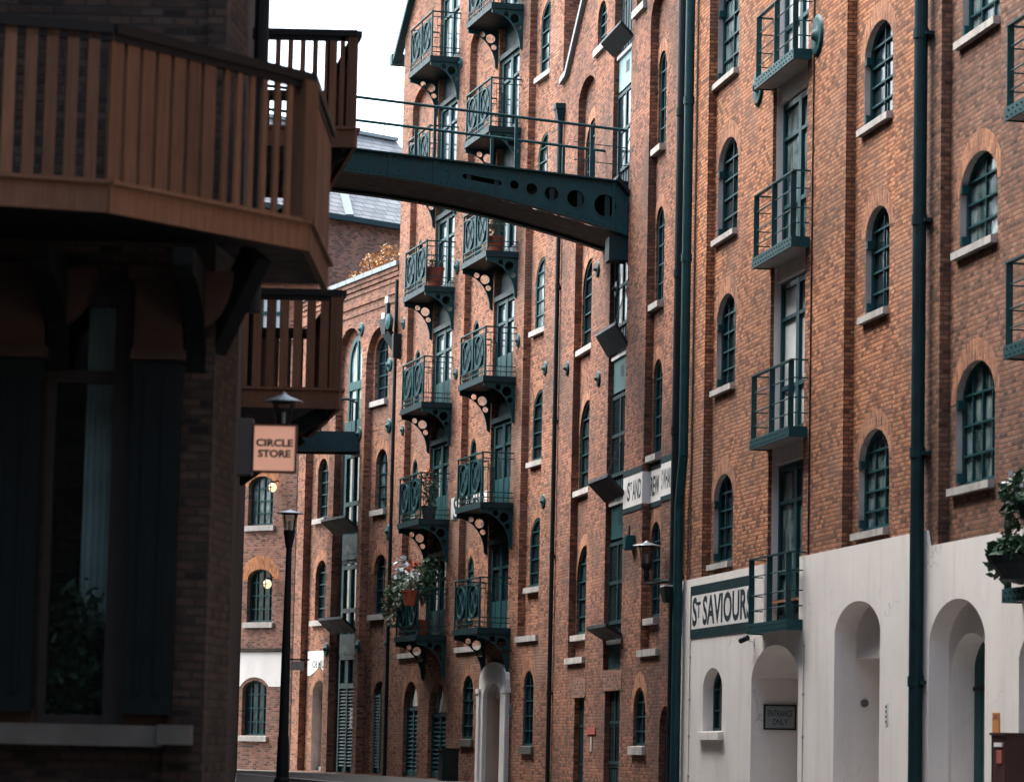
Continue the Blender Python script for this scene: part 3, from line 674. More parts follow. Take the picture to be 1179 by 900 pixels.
for st, dd in ((t1, D1), (t2, D2)):
    for k, fz in enumerate(FL3):
        if fz + 2.6 > st[3]: continue
        a, b = st[0] + .36, st[0] + .36 + .62
        l = arc_loop(a, b, fz + .55, fz + 2.02, .3); f3.open_(st, l, .1, 0, True, 1, .22, .3)
        make_window(b3, l, R3 + .06, 1, 4, 'glass', (R3 - .06, R3 + .06, a - .06, b + .03, .12))
    f3.holes.append((arc_loop(dd[0], dd[1], 3.3, ZT - 1, 0), .17, 0))
for xl, xr, yt, yb in [(618, 627, 8, 92), (617, 624, 158, 238), (614, 622, 300, 382), (611.5, 620, 451, 532), (609, 618, 597, 676)]:
    l = wloop(W3, xl, xr, yt, yb, R3, .45); a, b, zb, zt = bounds(l); a, b = t3[0] + .42, t3[1] - .08; l = arc_loop(a, b, zb, zt, (b - a) * .4)
    f3.open_(t3, l, .1, 0, True, 1, .24, (b - a) * .4)
    make_window(b3, l, R3 + .06, 2, 5, 'glass', (R3 - .11, R3 + .055, a - .18, b - .005, .14))
for xl, xr, yt, yb in [(601.5, 613, 772, 858), (531.5, 544, 777, 850)]:
    l = wloop(W3, xl, xr, yt, yb, 0, .42); a, b, zb, zt = bounds(l)
    f3.open_(None, l, .12, 0, True, 1, .3, (b - a) * .42)
    make_window(b3, l, .08, 2, 5, 'glass', (-.07, .08, a - .1, b + .1, .18), sill_mat='stoned')
def louvre_door(par, fac, W, xl, xr, yt, arched=True, lights=True):
    a, b = W.u_(xl, 850), W.u_(xr, 850); zt = W.z_((xl + xr) / 2, yt); rise = (b - a) * .4 if arched else 0
    l = arc_loop(a, b, .02, zt, rise)
    if fac is not None: fac.open_(None, l, .2, 0, arched, 1, .3, rise)
    zs = zt - rise - .08
    d = MB(); d.plate(l, [], 'xz', .15, .18, 0); m = (a + b) / 2
    for u0, u1 in ((a, a + .09), (m - .06, m + .06), (b - .09, b)): d.box(u0, u1, .09, .148, .04, zs)
    n = int((zs - .2) / .11)
    for i in range(n):
        z = .16 + (zs - .24) * i / n
        for u0, u1 in ((a + .09, m - .06), (m + .06, b - .09)):
            d.add([(u0, .10, z), (u1, .10, z), (u1, .148, z + .075), (u0, .148, z + .075), (u0, .10, z + .015), (u1, .10, z + .015), (u1, .148, z + .09), (u0, .148, z + .09)],
                  [(0, 3, 2, 1), (4, 5, 6, 7), (0, 1, 5, 4), (1, 2, 6, 5), (2, 3, 7, 6), (3, 0, 4, 7)])
    d.box(a, b, .085, .149, zs - .02, zs + .07); d.box(a, b, .085, .149, .03, .16)
    o = d.build('louvred_door', 'tealb', par, loc=(m, .15, 0))
    if arched and lights: g = MB(); g.plate(scaled([p for p in arc_loop(a + .05, b - .05, zs + .08, zt - .05, rise * .8)], .02), [], 'xz', .13, .148, 0); g.build('fanlight', 'glassl', o, loc=(m, .15, 0))
    h = MB(); h.tube((m + .03, .09, 1.05), (m + .03, .03, 1.05), .025, 8); h.tube((m + .03, .03, 1.05), (m + .12, .03, 1.05), .014, 6); h.build('handle', 'metal', o, loc=(m, .15, 0))
    return o
louvre_door(b3, f3, W3, 463.7, 480, 784); louvre_door(b3, f3, W3, 492.6, 513, 785)
# white doorway
a, b = W3.u_(559.8, 850), W3.u_(579.5, 850); zt = W3.z_(570, 785.5); oa, ob = W3.u_(554.8, 850), W3.u_(586, 850); ozt = W3.z_(570, 762)
lo = arc_loop(oa, ob, .0, ozt, .42); li = arc_loop(a, b, .0, zt, .35)
f3.holes.append((arc_loop(a, b, .01, zt, .35), .42, 2))
pt_ = MB(); pt_.plate(lo, [li], 'xz', -.10, -.002, 0); lo2 = arc_loop(oa - .1, ob + .1, 0, zt - .3, 0)
pt_.box(oa - .09, oa + .16, -.14, -.101, 0, zt - .25); pt_.box(ob - .16, ob + .09, -.14, -.101, 0, zt - .25)
pt_.box(oa - .11, oa + .18, -.16, -.003, zt - .25, zt - .13); pt_.box(ob - .18, ob + .11, -.16, -.003, zt - .25, zt - .13)
pt_.build('door_surround', 'white', b3, loc=((oa + ob) / 2, -.1, 0))
q = MB(); q.box(a, b, .37, .42, 0, zt - .38); dd = q.build('door', 'teald', b3, loc=((a + b) / 2, .37, 0))
q = MB(); q.plate(arc_loop(a + .02, b - .02, zt - .38, zt - .02, .33), [], 'xz', .2, .24); q.build('fanlight', 'white', dd, loc=((a + b) / 2, .37, 0))
q = MB(); q.box(b - .16, b - .02, .1, .36, .01, zt - .4); q.build('door_leaf', 'wood', dd, loc=((a + b) / 2, .37, 0))
q = MB(); q.box(a, a + .012, 0, .36, .01, zt - .38); q.build('door_lining', 'door', dd, loc=((a + b) / 2, .37, 0))
f3.finish()
sd = MB(); sd.box(L3 - .3, L3 - .005, .003, 10, 0, ZT); sd.box(.003, .3, .01, 10, 0, v0[1]); sd.box(1, L3 - .5, .9, 10, 0, v0[1]); sd.build('side_wall', 'brickC', b3)
vg = MB(); vg.bar((v0[0] - .12, -.06, v0[1] - .45), (vt[0], -.06, ZT), .24, .14); vg.box(v0[0] - .3, v0[0] - .02, -.2, .3, v0[1] - .5, v0[1] - .2); vg.build('verge_board', 'teal', b3)
# door joinery of both columns
for ci, (a, b) in enumerate((D1, D2)):
    q = MB(); q.box(a, b, .145, .17, 2.6, ZT - 1); q.build('recess_lining', 'teald', b3)
    for k, fz in enumerate(FL3):
        z0, z1 = fz + .1, fz + 2.15; m = (a + b) / 2
        g = MB(); g.box(a + .02, b - .02, .125, .14, z0, z1); d = g.build('balcony_door', ['glass', 'glass', 'glassm', 'glass', 'glassm', 'glassl'][k] if ci == 0 else ['glass', 'glassm', 'glass', 'glass', 'glassm', 'glassl'][k], b3, loc=(m, .13, z0))
        f = MB()
        for u0, u1 in ((a + .02, a + .16), (m - .11, m + .11), (b - .14, b - .02)): f.box(u0, u1, .07, .122, z0, z1)
        for zz, h in ((z0, .7 if k < 3 else .3), (z1 - .1, .1), (z1 - .6, .07)): f.box(a + .03, b - .03, .08, .12, zz, zz + h)
        f.build('door_frame', 'teal', d, loc=(m, .13, z0))
        h = MB(); h.box(a + .01, b - .01, .0, .115, z1 + .0, z1 + .12); h.build('door_head', 'white' if k > 4 else 'teald', d, loc=(m, .13, z0))
def ornate_balcony(w=2.45, dep=.76):
    b = MB(); b.box(0, w, -dep, .1, 0, .09); b.box(-.015, w + .015, -dep - .03, -dep - .002, -.02, .12)
    for x in (-.03, w + .002): b.box(x, x + .028, -dep, .02, -.02, .119)
    o = b.build('balcony', 'teald', b3, loc=(0, 0, 0))
    r = MB(); H = 1.26; y = -dep + .02
    corners = [(.02, y), (w - .02, y)]
    for x, yy in corners + [(.02, .04), (w - .02, .04), (w / 2, y)]: r.box(x - .018, x + .018, yy - .018, yy + .018, .09, H)
    r.box(-.02, w + .02, y - .03, y + .03, H, H + .03)
    for x in (.02, w - .02): r.box(x - .03, x + .03, y + .031, .06, H, H + .029)
    for z in (H - .13, .34, .22):
        r.box(.02, w - .02, y - .012, y + .012, z, z + .022)
        for x in (.02, w - .02): r.box(x - .012, x + .012, y, .06, z + .001, z + .021)
    # two oval ornaments to a bay on the front, one on each return
    for bay in (0, 1):
        x0 = .04 + bay * (w / 2 - .02); x1 = x0 + w / 2 - .06
        r.box(x0 + .02, x1 - .0, y + .016, y + .022, .37, H - .14, 1)
        for q_ in range(1):
            c = (x0 + x1) / 2; rx = .40; rz = .37; zc = (H - .13 + .36) / 2
            pts = [(c + rx * math.cos(t), y, zc + rz * math.sin(t)) for t in [2 * PI * i / 18 for i in range(19)]]
            for p, q2 in zip(pts[:-1], pts[1:]): r.bar(p, q2, .05, .028)
            r.bar((c - rx * .7, y, zc + rz * .72), (c + rx * .7, y, zc - rz * .72), .028, .016)
            r.bar((c - rx * .7, y, zc - rz * .72), (c + rx * .7, y, zc + rz * .72), .02, .012)
        r.box(x0 - .0, x0 + .03, y - .02, y + .014, .36, H - .13); r.box(x1 - .05, x1 - .02, y - .02, y + .014, .36, H - .13)
        for k in range(9): xx = x0 + (x1 - x0) * (k + .5) / 9; r.box(xx - .006, xx + .006, y - .006, y + .006, .09, .34)
    for x in (.02, w - .02):
        r.box(x - .01, x + .01, y + .24, y + .28, .34, H - .35); r.box(x - .012, x + .012, y + .13, y + .33, H - .36, H - .34)
        for k in range(5): yy = y + (dep) * (k + 1) / 6; r.box(x - .005, x + .005, yy - .005, yy + .005, .09, H - .12)
    r.build('railing', ['teal', 'teald'], o, loc=(0, 0, 0))
    prof = [(.0, -.02), (-dep, -.02), (-dep, -.12)] + [(-dep + (dep - .07) * math.sin(t), -.92 + .8 * math.cos(t)) for t in [PI / 2 * i / 10 for i in range(1, 11)]] + [(0, -.98)]
    def circ(y_, z_, rr): return [(y_ + rr * math.cos(t), z_ + rr * math.sin(t)) for t in [2 * PI * i / 12 for i in range(12)]]
    hs = [circ(-.20, -.225, .115), circ(-.41, -.135, .07), circ(-.115, -.43, .07)]
    for x in (.02, w - .07):
        k = MB(); k.plate(prof, hs, 'yz', x, x + .05, 0); k.build('bracket', 'teal', o, loc=(0, 0, 0))
    return o
ob_ = ornate_balcony(); UC = (4.12, 10.48); ob_.location = (UC[0], 0, FL3[0])
for ci in (0, 1):
    for k in range(6):
        if ci or k: copy_part(ob_, b3, Vector((UC[ci], 0, FL3[k])) - Vector(ob_.location))
for st in (t1, t2, t3): le = MB(); le.box(st[0] - .02, st[1] + .02, -.06, R3, st[2] - .12, st[2] + .01); le.build('recess_ledge', 'stone', b3)
p3 = MB(); plate_thing(0, 0, .2, p3); p3 = p3.build('wall_tie_plate', 'teal', b3, smooth=True)
put_plate(p3, W3, b3, 527, 307, True)
for x, y in ((597, 392), (525.5, 430), (465, 372), (464, 495), (628, 424), (626, 577), (531, 73)): put_plate(p3, W3, b3, x, y, s=.8)
# painted name behind the second balcony
ua, ub = W3.u_(519.5, 590), W3.u_(560, 580); zb, zt = W3.z_(520, 598), W3.z_(520, 576)
q = MB(); q.box(ua, t2[0] - .01, -.012, -.002, zb, zt + .05); q.box(t2[0] + .01, D2[0] - .27, R3 - .012, R3 - .001, zb, zt + .05); q = q.build('painted_name_board', 'white', b3, loc=(ua, 0, zb))
t = moved(text_mb('S', .55, .6, .02), (ua + .55, -.015, (zb + zt) / 2)); q2 = moved(text_mb('ST AND', 1.7, .6, .015), (t2[0] + 1.1, R3 - .015, (zb + zt) / 2)); t.add(q2.v, q2.f); t.build('lettering', 'ink', q, loc=(ua, 0, zb))

# ================================================================== low warehouse with arched bays (W4)
b4 = empty('warehouse', W4.mat(), 'low brick warehouse with arched bays, coped parapet and bright teal hatch doors', 'warehouse')
zp = (W4.z_(393, 333) + W4.z_(452, 308)) / 2
f4 = Facade(W4, b4, ['brickD', 'archb', 'reveal', 'white'], [(0, 0), (L4 - .01, 0), (L4 - .01, zp), (0, zp)], rec=.2)
h0, h1 = W4.u_(384.5, 550), W4.u_(412, 550)
a2s = f4.strip(W4.u_(418, 550), W4.u_(446.5, 550), .02, W4.z_(438, 376), 1.0)
a1s = f4.strip(h0, h1 + .1, .02, W4.z_(402, 378), 1.0)
a0s = f4.strip(W4.u_(350, 600), W4.u_(377, 600), .02, W4.z_(365, 405), .9)
R4 = .2
for st, xl, xr, yt, yb, pane in [(a2s, 431, 446, 389, 462, 'glass'), (a2s, 431.5, 445, 517, 587, 'glass'), (a2s, 429, 444.5, 638, 707, 'glass'),
                           (a0s, 365, 376.5, 528, 597, 'glass'), (a0s, 362, 375.5, 645, 714, 'glass'), (a0s, 366, 377, 412, 480, 'glass')]:
    l = wloop(W4, xl, xr, yt, yb, R4, .45); a, b, zb, zt = bounds(l)
    f4.open_(st, l, .2, 0, True, 1, .3, (b - a) * .45)
    make_window(b4, l, R4 + .15, 2, 5, pane, (R4 - .1, R4 + .14, a - .2, b - .005, .17))
# louvred door and cream door set in the recesses
def strip_open(fac, st, W, xl, xr, yt, yb, dep, rise=.4, rm=0):
    a, b = W.u_(xl, 850, fac.rec), W.u_(xr, 850, fac.rec); zt = W.z_((xl + xr) / 2, yt, fac.rec)
    l = arc_loop(a, b, .04, zt, rise); fac.open_(st, l, dep, rm, True, 1, .35, rise); return l
l = strip_open(f4, a2s, W4, 428.5, 443.5, 784, 890, .12)
a, b, zb, zt = bounds(l); d = MB(); d.plate(l, [], 'xz', R4 + .09, R4 + .12); m = (a + b) / 2
n = 24
for i in range(n):
    z = .2 + (zt - .55) * i / n
    d.add([(a + .06, R4 + .02, z), (b - .06, R4 + .02, z), (b - .06, R4 + .09, z + .07), (a + .06, R4 + .09, z + .07), (a + .06, R4 + .02, z + .015), (b - .06, R4 + .02, z + .015), (b - .06, R4 + .09, z + .085), (a + .06, R4 + .09, z + .085)],
          [(0, 3, 2, 1), (4, 5, 6, 7), (0, 1, 5, 4), (1, 2, 6, 5), (2, 3, 7, 6), (3, 0, 4, 7)])
for u in (a + .04, m, b - .04): d.box(u - .05, u + .05, R4 + .01, R4 + .088, .06, zt - .35)
d.build('louvred_door', 'tealb', b4, loc=(m, R4 + .1, 0))
l = strip_open(f4, a0s, W4, 358.5, 373.5, 783, 886, .34, .4, 2)
a, b, zb, zt = bounds(l); d = MB(); d.plate(l, [], 'xz', R4 + .30, R4 + .34); d.box(a + .06, b - .06, R4 + .285, R4 + .302, .25, 1.1); d.box(a, b, R4 + .2, R4 + .3, .02, .16, 1)
d = d.build('arched_door', ['door', 'coping'], b4, loc=((a + b) / 2, R4 + .3, 0)); cream_door = (a, b, zt)
q = MB(); q.lathe([(.12, 0), (.12, -.03), (.05, -.05), (.04, -.12), (.0001, -.13)], ((a + b) / 2 + .25, R4 + .3, 1.25), 12, axis='y'); q.build('handle', 'black', d, loc=((a + b) / 2, R4 + .3, 0))
f4.finish()
q = MB(); q.box(h0 + .16, h1 + .1, R4 + .0, R4 + .06, .02, W4.z_(402, 500)); q.build('hatch_lining', 'teald', b4)
ha, hb = W4.u_(392.5, 550), W4.u_(412, 550)
ztop = W4.z_(404, 390, R4)
# upper arched hatch door
l = arc_loop(ha, hb, W4.z_(402, 497), ztop, (hb - ha) * .5)
q = MB(); q.plate(l, [], 'xz', R4 + .0, R4 + .03); d = q.build('hatch_door', 'glassl', b4, loc=((ha + hb) / 2, R4, l[0][1]))
q = MB(); q.plate(l, [scaled(l, .14)], 'xz', R4 - .05, R4 - .003); m = (ha + hb) / 2; q.box(m - .06, m + .06, R4 - .045, R4 - .004, l[0][1] + .1, ztop - .1)
zz = W4.z_(402, 444); q.box(ha + .05, hb - .05, R4 - .06, R4 - .006, zz - .12, zz + .12); q.box(ha - .0, hb, R4 - .12, R4 - .061, l[0][1], l[0][1] + .32); q.build('door_frame', 'tealb', d, loc=((ha + hb) / 2, R4, l[0][1]))
for yt, yb in [(520, 612), (648, 735)]:
    z0, z1 = W4.z_(402, yb), W4.z_(402, yt)
    q = MB(); q.box(ha, hb, R4 - .03, R4 - .0, z0, z1); d = q.build('hatch_door', 'glass', b4, loc=(m, R4, z0))
    q = MB()
    for u in (ha + .08, m, hb - .08): q.box(u - .08, u + .08, R4 - .09, R4 - .032, z0, z1)
    for z in (z0, z0 + .75, z1 - .16): q.box(ha + .005, hb - .005, R4 - .088, R4 - .034, z, z + .12)
    q.build('door_frame', 'tealb', d, loc=(m, R4, z0))
for y in (613, 728):
    z = W4.z_(400, y) - .0
    q = MB(); a, b = h0 + .1, hb + .15; dx, dz = .40, .36
    q.add([(a, 0, z), (b, 0, z), (b, -dx, z + dz), (a, -dx, z + dz), (a, .02, z + .07), (b, .02, z + .07), (b, -dx + .02, z + dz + .07), (a, -dx + .02, z + dz + .07)],
          [(0, 3, 2, 1), (4, 5, 6, 7), (0, 1, 5, 4), (1, 2, 6, 5), (2, 3, 7, 6), (3, 0, 4, 7)]); q.build('loading_flap', 'black', b4, loc=(m, 0, z))
    q = MB(); q.box(ha, hb, R4 - .1, R4 - .02, z - .75, z - .02); q.box(ha + .15, hb - .15, R4 - .115, R4 - .1, z - .6, z - .15); q.build('hatch_panel', 'tealb', b4, loc=(m, R4, z))
zt = W4.z_(402, 752); zs = W4.z_(402, 790)
q = MB(); q.box(ha, hb, R4 - .02, R4 + .02, .03, zt)
for i in range(23):
    z = .2 + (zs - .25) * i / 23; q.add([(ha + .05, R4 - .09, z), (hb - .05, R4 - .09, z), (hb - .05, R4 - .021, z + .07), (ha + .05, R4 - .021, z + .07), (ha + .05, R4 - .09, z + .015), (hb - .05, R4 - .09, z + .015), (hb - .05, R4 - .021, z + .085), (ha + .05, R4 - .021, z + .085)],
          [(0, 3, 2, 1), (4, 5, 6, 7), (0, 1, 5, 4), (1, 2, 6, 5), (2, 3, 7, 6), (3, 0, 4, 7)])
for u in (ha + .05, m, hb - .05): q.box(u - .05, u + .05, R4 - .10, R4 - .022, .04, zt)
q.box(ha + .003, hb - .003, R4 - .105, R4 - .023, zs - .05, zs + .1); q.build('louvred_door', 'tealb', b4, loc=(m, R4, 0))
cp = MB(); cp.box(-.1, L4 - .05, -.14, .4, zp, zp + .13)
for i in range(12): cp.box(-.1 + i * .78, -.085 + i * .78, -.146, .41, zp - .002, zp + .137)
cp.build('parapet_coping', 'coping', b4)
cn = MB()
for i, (dy, zz) in enumerate(((-.09, .02), (-.06, .15), (-.03, .30), (-.045, .62), (-.03, .86))): cn.box(.02, L4 - .03, dy, .02, zp - zz - .11, zp - zz)
cn.build('corbel_course', 'brickD', b4)
pipe(b4, 'drainpipe', L4 - .12, -.07, .05, 0, zp - .4, 'black', (2, 5, 8))
p4 = MB(); plate_thing(0, 0, .2, p4); p4 = p4.build('wall_tie_plate', 'teal', b4, smooth=True)
put_plate(p4, W4, b4, 416.5, 379, True)
for x, y in ((449, 420), (448, 490), (447.5, 612), (447, 741), (414, 499), (412.5, 744), (376, 747)): put_plate(p4, W4, b4, x, y)
# painted panel over the cream door
a, b = W4.u_(354.5, 760, R4), W4.u_(375, 760, R4); zt, zb = W4.z_(365, 749, R4), W4.z_(365, 777, R4); da, db, dzt = cream_door
lp = [(a, zb), (da - .25, zb), ((da + db) / 2 - .35, dzt + .28), ((da + db) / 2, dzt + .42), ((da + db) / 2 + .35, dzt + .28), (db + .25, zb), (b, zb), (b, zt), (a, zt)]
q = MB(); q.plate(lp, [], 'xz', R4 - .012, R4 - .004); nb4 = q.build('painted_name_board', 'white', b4, loc=((a + b) / 2, R4, zb))
t = moved(text_mb('JOB MILL', (b - a) * .75, .28, .012), ((a + b) / 2 + .2, R4 - .014, zt - .42)); t.build('lettering', 'ink', nb4, loc=((a + b) / 2, R4, zb))
sh = MB(); sh.box(.02, L4 - .02, .9, 7, 0, zp - .2); sh.build('rear_wall', 'brickE', b4)

# ================================================================== brown building at the bend (W5)
b5 = empty('warehouse', W5.mat(), 'brown brick building at the bend with a white painted band and orange arched window heads', 'warehouse')
z5 = W5.z_(320, 393)
f5 = Facade(W5, b5, ['brickE', 'archo', 'reveal', 'brickD'], [(0, 0), (L5 - .01, 0), (L5 - .01, z5), (0, z5)], rec=.2)
wb0, wb1 = W5.z_(300, 790), W5.z_(300, 750.5)
for xl, xr, yt, yb, pane in [(285, 314, 548, 605, 'glassl'), (283.5, 312.5, 655, 716, 'glass'), (277.5, 305.5, 783, 846, 'glass'), (290, 318, 438, 498, 'glass')]:
    l = wloop(W5, xl, xr, yt, yb, 0, .28); a, b, zb, zt = bounds(l)
    f5.open_(None, l, .22, 0, yt < 780, 1, .42, (b - a) * .28)
    make_window(b5, l, .18, 4, 4, pane, (-.08, .18, a - .1, b + .1, .17), bw=.035)
    if yt < 780 and yt > 540 and yt > 0:
        pass
f5.finish()
la = wloop(W5, 277.5, 305.5, 783, 846, 0, .28); a, b, zb, zt = bounds(la)
rise = (b - a) * .28; c = (a + b) / 2; aw = (b - a) / 2 + .1
bl = [(c + aw * math.cos(t), zt - rise + (rise + .1) * math.sin(t)) for t in [PI * i / 12 for i in range(13)]]
band = [(0, wb0), (c - aw, wb0)] + [p for p in reversed(bl) if p[1] > wb0 + .01] + [(c + aw, wb0), (L5 - .3, wb0), (L5 - .3, wb1), (0, wb1)]
q = MB(); q.plate(band, [], 'xz', -.012, -.003); q.build('painted_band', 'white', b5)
q = MB(); q.box(0, L5 - .02, -.06, .02, wb1 + .02, wb1 + .12); q.build('string_course', 'brickL', b5)
pipe(b5, 'drainpipe', W5.u_(340, 700, -.08), -.08, .06, 0, z5, 'black', (2, 5, 8))
sh = MB(); sh.box(0, L5 - .02, .9, 8, 0, z5 - .1); sh.build('rear_wall', 'brickE', b5)
cp = MB(); cp.box(-.1, L5, -.1, .4, z5, z5 + .12); cp.build('parapet_coping', 'stone', b5)
gl = MB()
for x, y in ((308, 672), (314, 561)):
    u, z = W5.at(x, y, -.22); g = empty('globe_lamp', W5.mat(u, -.22, z), 'lit round globe lamp in front of the arched window above the white band' if y > 600 else 'lit round globe lamp beside the uppermost window of the brown building', 'lamp', 'globe lamps on the brown building')
    k = MB(); k.lathe([(.0001, -.14), (.07, -.12), (.115, -.05), (.125, 0), (.115, .06), (.07, .12), (.0001, .14)], (0, 0, 0), 12); k.build('globe', 'glow', g, smooth=True)
    k = MB(); [k.box(xx - .011, xx + .011, -.14, -.125, -.15, .17) for xx in (-.05, .05)]; k.box(-.13, .13, -.141, -.124, -.012, .012); k.build('guard', 'black', g)
    k = MB(); k.tube((0, 0, .16), (0, .22, .22), .02, 6); k.lathe([(.06, .13), (.06, .19)], (0, 0, 0), 10); k.build('bracket', 'black', g)

# ================================================================== slate-roofed house behind, and sash-windowed house
Yr = 108.0
pL = atY(372, 249, Yr); r = ray(459, 263); zE = pL.z
tr = (zE - CZ) / r.z; pR = Vector((r.x * tr, tr, zE))
d_ = Vector((pR.x - pL.x, pR.y - pL.y)).normalized(); ang = math.atan2(d_.y, d_.x)
Lr = (pR - pL).length
hr = empty('house', Matrix.Translation((pL.x, pL.y, 0)) @ Matrix.Rotation(ang, 4, 'Z'), 'brick house with a pale grey slate hipped roof behind the low parapet', 'house')
q = MB(); q.box(-4, Lr + 4, 0, 9, 0, zE - .05); q.build('wall', 'brickE', hr)
q = MB(); ridge = zE + 4.2
q.add([(-4.3, -.35, zE), (Lr + 4, -.35, zE), (Lr + 4, 5, ridge), (.6, 5, ridge), (-4.3, 9, zE)], [(0, 1, 2, 3), (0, 3, 4)]); rf = q.build('roof', 'slate', hr)
q = MB(); q.bar((-4.3, -.36, zE + .05), (.6, 4.98, ridge + .05), .3, .1); q.bar((.9, -.3, zE + .12), (4.0, 4.9, ridge + .1), .28, .08); q.bar((.4, 5, ridge + .06), (Lr + 4, 5, ridge + .06), .3, .12); q.build('hip_flashing', 'coping', rf)
q = MB(); q.box(-4.4, Lr + 4, -.5, -.3, zE - .12, zE + .06); q.tube((2.55, -.12, 0), (2.55, -.12, zE - 2.2), .09, 8); q.build('gutter', 'teald', hr)
u = (atY(415, 298, pR.y) - pL).length
q = MB(); q.box(2.95, 3.75, -.06, 0, zE - 2.35, zE - 1.75); q.box(3.2, 3.5, -.07, -.06, zE - 2.2, zE - 1.9, 1); q.build('alarm_box', ['white', 'tealb'], hr)

P = atY(262, 400, 104.0); hs = empty('house', Matrix.Translation((P.x, P.y, 0)), 'brick house with large white sash windows seen between the brown balusters', 'house')
q = MB(); zT = atY(300, 326, 104).z; q.box(0, 2.85, 0, 5, 0, zT); q.build('wall', 'brickD', hs)
for x0, x1 in ((296, 309), (311, 323.5)):
    a, b = atY(x0, 360, 104).x - P.x, atY(x1, 360, 104).x - P.x; z0, z1 = atY(300, 392, 104).z, atY(300, 337, 104).z
    q = MB(); q.box(a, b, -.03, .01, z0, z1); w = q.build('window', 'blind', hs, loc=((a + b) / 2, -.03, z0))
    q = MB()
    for u in (a, (a + b) / 2, b): q.box(u - .03, u + .03, -.07, -.032, z0, z1)
    for z in (z0, (z0 + z1) / 2 + .1, z1): q.box(a - .03, b + .03, -.09, -.033, z - .06, z + .06)
    q.build('frame', 'tealb', w, loc=((a + b) / 2, -.03, z0))
q = MB(); q.add([(-.2, -.3, zT), (2.9, -.3, zT), (2.9, 2.5, zT + 2.2), (-.2, 2.5, zT + 2.2)], [(0, 1, 2, 3)]); q.build('roof', 'slate', hs)

# ================================================================== corner building with brown balconies
C0 = Vector((-2.2, 23.7, 0)); SLL = .0801; LO = .184; YF = 95.0; HL = 18.5
def T(x, y, z): return (x - C0.x, y - C0.y, z)
bl_ = empty('corner_building', Matrix.Translation(C0), 'shadowed dark brick corner building with brown timber balconies and a shop window', 'building')
lw = Wall(C0.x + LO - SLL * (YF - C0.y), YF, SLL)
farx = C0.x + LO - SLL * (YF - C0.y)
zB = 4.66
# openings of the shop front, measured at the front wall
def fx(px): return atY(px, 600, 23.7).x - C0.x
def fz(py, px=90): return atY(px, py, 23.7).z
wx0, wx1 = fx(47), fx(152); wz0, wz1 = .98, 4.15
q = MB()
q.plate([(-9, 0), (0, 0), (0, HL), (-9, HL)], [[(wx0, wz0), (wx1, wz0), (wx1, wz1), (wx0, wz1)]], 'xz', 0, None, 0)
for a, b in (((wx0, wz0), (wx0, wz1)), ((wx1, wz0), (wx1, wz1)), ((wx0, wz1), (wx1, wz1)), ((wx0, wz0), (wx1, wz0))): q.quad((a[0], 0, a[1]), (b[0], 0, b[1]), (b[0], .4, b[1]), (a[0], .4, a[1]))
YM = 64.0; mx_ = C0.x + LO - SLL * (YM - C0.y); HF = 11.5
for (xa, ya, xb, yb, h) in ((C0.x, C0.y, -2.1, 24.75, HL), (-2.1, 24.75, mx_, YM, HL), (mx_, YM, farx, YF, HF)):
    q.quad(T(xa, ya, 0), T(xb, yb, 0), T(xb, yb, h), T(xa, ya, h)); q.quad(T(xb, yb, 0), T(xb - 8, yb, 0), T(xb - 8, yb, h), T(xb, yb, h)); q.quad(T(xa - 8, ya, h), T(xa, ya, h), T(xb, yb, h), T(xb - 8, yb, h))
q.quad((-9, 0, 0), (-9, -36, 0), (-9, -36, HL), (-9, 0, HL))  # unseen side wall, added to enclose the yard and darken it
q.box(fx(222) - .0, .03, -.05, .3, 4.7, HL); q.box(fx(197), .02, -.04, .3, 0, 4.3)
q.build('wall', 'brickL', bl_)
# side-wall features: pipes and a blind pier
for Y, r_ in ((30.5, .07), (38, .08)):
    X = C0.x + LO - SLL * (Y - C0.y) + .10; q = MB(); q.tube(T(X, Y, 4.9), T(X, Y, HL), r_, 10); q.build('drainpipe', 'black', bl_)
# shop window: frame, glazing, room, curtain
wf = MB(); y0, y1 = .12, .22
xm0, xm1 = fx(124), fx(150)
wf.box(wx0 + .002, wx0 + .06, y0, y1, wz0, wz1 - .002); wf.box(xm0, xm1, y0 - .06, y1, wz0, wz1 - .002); wf.box(wx0 + .06, xm0, y0, y1, wz0, wz0 + .07); zt_ = fz(432)
wf.box(wx0 + .06, xm0, y0 - .01, y1, zt_ - .04, zt_ + .05); wf.box(wx0 + .06, xm0, y0, y1, wz1 - .1, wz1 - .002)
gp = MB(); gp.box(wx0 + .03, xm0, .16, .168, wz0, wz1); g_ = gp.build('shop_window', 'pane', bl_, loc=((wx0 + xm0) / 2, .16, wz0))
wf.build('frame', 'framel', g_, loc=((wx0 + xm0) / 2, .16, wz0))
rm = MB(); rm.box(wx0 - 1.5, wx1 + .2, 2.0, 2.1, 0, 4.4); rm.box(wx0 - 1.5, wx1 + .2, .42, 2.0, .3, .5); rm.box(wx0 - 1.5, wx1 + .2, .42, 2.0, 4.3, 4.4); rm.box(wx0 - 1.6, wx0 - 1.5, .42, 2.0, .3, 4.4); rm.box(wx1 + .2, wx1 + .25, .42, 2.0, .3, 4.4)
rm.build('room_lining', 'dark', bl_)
cu = MB(); cx0, cx1 = fx(82), fx(126); n = 18
pts = [(cx0 + (cx1 - cx0) * i / n, .62 + .035 * math.sin(i * 2.1)) for i in range(n + 1)]
for (xa, ya), (xb, yb) in zip(pts[:-1], pts[1:]):
    cu.quad((xa, ya, 1.7), (xb, yb, 1.7), (xb, yb, 4.1), (xa, ya, 4.1)); cu.quad((xa, ya + .02, 1.7), (xb, yb + .02, 1.7), (xb, yb + .02, 4.1), (xa, ya + .02, 4.1))
cu.build('curtain', 'curtain', bl_)
